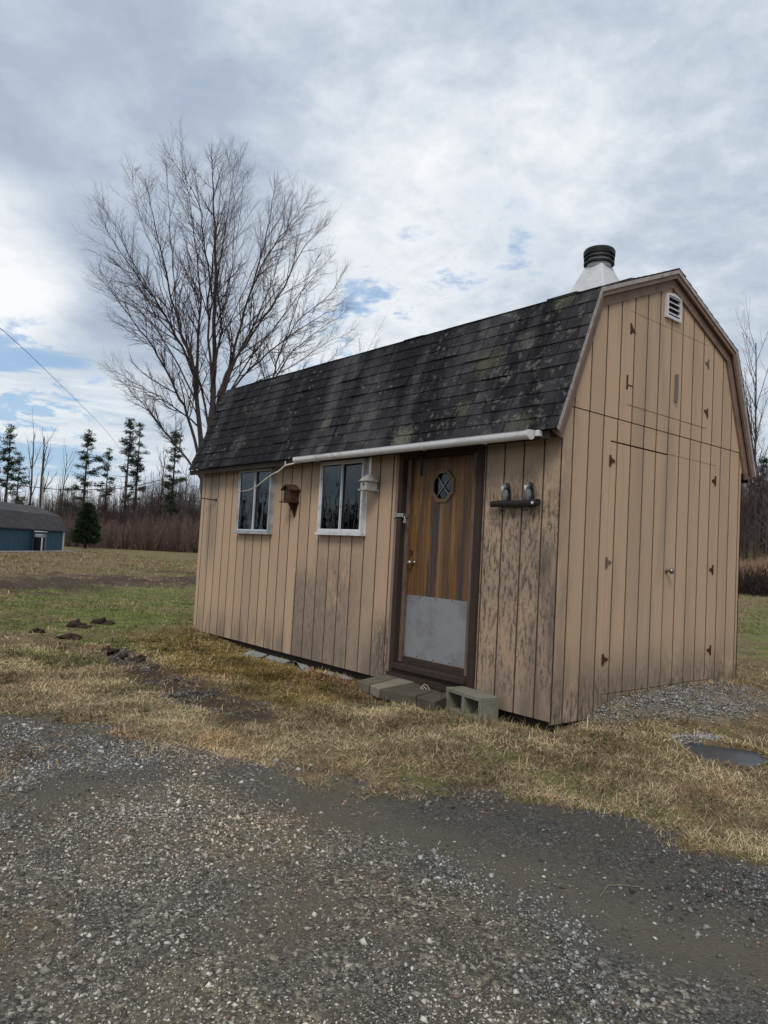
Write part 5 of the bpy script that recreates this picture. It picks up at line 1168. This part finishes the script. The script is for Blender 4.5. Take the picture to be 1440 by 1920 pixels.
mb = MB(); E = .25
prb = [(-E, hw-.06), (.45, hb), (Wb/2, hp), (Wb-.45, hb), (Wb+E, hw-.06)]
for (va, za), (vb_, zb) in zip(prb, prb[1:]):
    mb.add([bp_(u, v, z) for u in (-Lw-.1, .12) for v, z in ((va, za), (vb_, zb), (vb_, zb+.07), (va, za+.07))], [(0, 1, 2, 3), (7, 6, 5, 4), (0, 4, 5, 1), (1, 5, 6, 2), (2, 6, 7, 3), (3, 7, 4, 0)])
mb.build('roof', m_froof, sx)
mb = MB(); mb.add([bp_(u, v, z) for z in (-.1, hw-.05) for v in (-.05, -.024) for u in (-.32, .0)], [(0, 2, 3, 1), (4, 5, 7, 6), (0, 1, 5, 4), (2, 6, 7, 3), (0, 4, 6, 2), (1, 3, 7, 5)]); mb.build('corner_board', m_white, sx)
mb = MB(); mb.add([bp_(u, v, z) for z in (-.1, -.0) for v in (-1.2, -.06) for u in (-Lw, -.05)], [(0, 2, 3, 1), (4, 5, 7, 6), (0, 1, 5, 4), (2, 6, 7, 3), (0, 4, 6, 2), (1, 3, 7, 5)]); o = mb.build('slab', m_conc, sx)
gq = at(62, 1030, 55.3)[:2]-c1[:2]; gu = float(gq@ux)
gr_ = empty('garden_grill', bp_(gu, -.6, 0)); tag(gr_, 'black grill with pale lid and shelf standing against the blue shed', 'grill')
def gb(mb, u0, u1, v0, v1, z0, z1): mb.add([bp_(gu+u, -.6+v, z) for z in (z0, z1) for v in (v0, v1) for u in (u0, u1)], [(0, 2, 3, 1), (4, 5, 7, 6), (0, 1, 5, 4), (2, 6, 7, 3), (0, 4, 6, 2), (1, 3, 7, 5)]); return mb
gb(MB(), -.40, .40, -.3, .3, 1.26, 1.34).build('shelf', simple('shelf', (.40, .42, .44), .5), gr_, bevel=.02); gb(MB(), -.34, .34, -.28, .28, .90, 1.14).build('lid', simple('lid', (.26, .27, .29), .5), gr_, bevel=.05)
gb(MB(), -.36, .36, -.2, .25, .02, .90).build('cabinet', m_black, gr_)
for s in (-1, 1): gb(MB(), s*.27-.06, s*.27+.06, -.26, -.21, .02, .90).build('leg', m_white if s < 0 else simple('leg', (.25, .22, .24), .6), gr_)
pb = at(83, 960, 66); pt_ = at(81, 893, 66)
mb = MB(); mb.tube([(pb[0], pb[1], -.1), tuple(pt_)], [.11, .07], 8); o = mb.build('pale_post', m_pole, None, loc=(pb[0], pb[1], -.1)); tag(o, 'pale straight post rising behind the blue shed roof', 'post')
def cable(name, lab, pix, ds, r, sag=0.):
    pts = [at(px, py, d_) for (px, py), d_ in zip(pix, ds)]; pts = spline(pts, 6); mb = MB(); mb.tube(pts, r, 5); o = mb.build(name, m_wire, None, loc=tuple(pts[0])); tag(o, lab, 'cable')
cable('overhead_cable', 'thin overhead cable slanting down across the sky at the left', [(-60, 572), (0, 615), (100, 708), (205, 815), (250, 880)], [22, 26, 36, 58, 75], .010)
cable('overhead_cable', 'dark cable sagging level in front of the far wood', [(-60, 898), (0, 905), (100, 917), (180, 918), (245, 913), (300, 900)], [60, 60, 60, 60, 60, 60], .030)
print('stones', nstone, 'grass', ngrass, 'faces', sum(len(o.data.polygons) for o in S.objects if o.type == 'MESH'), 'big tree', len(Tb.a), len(Tb.tw))
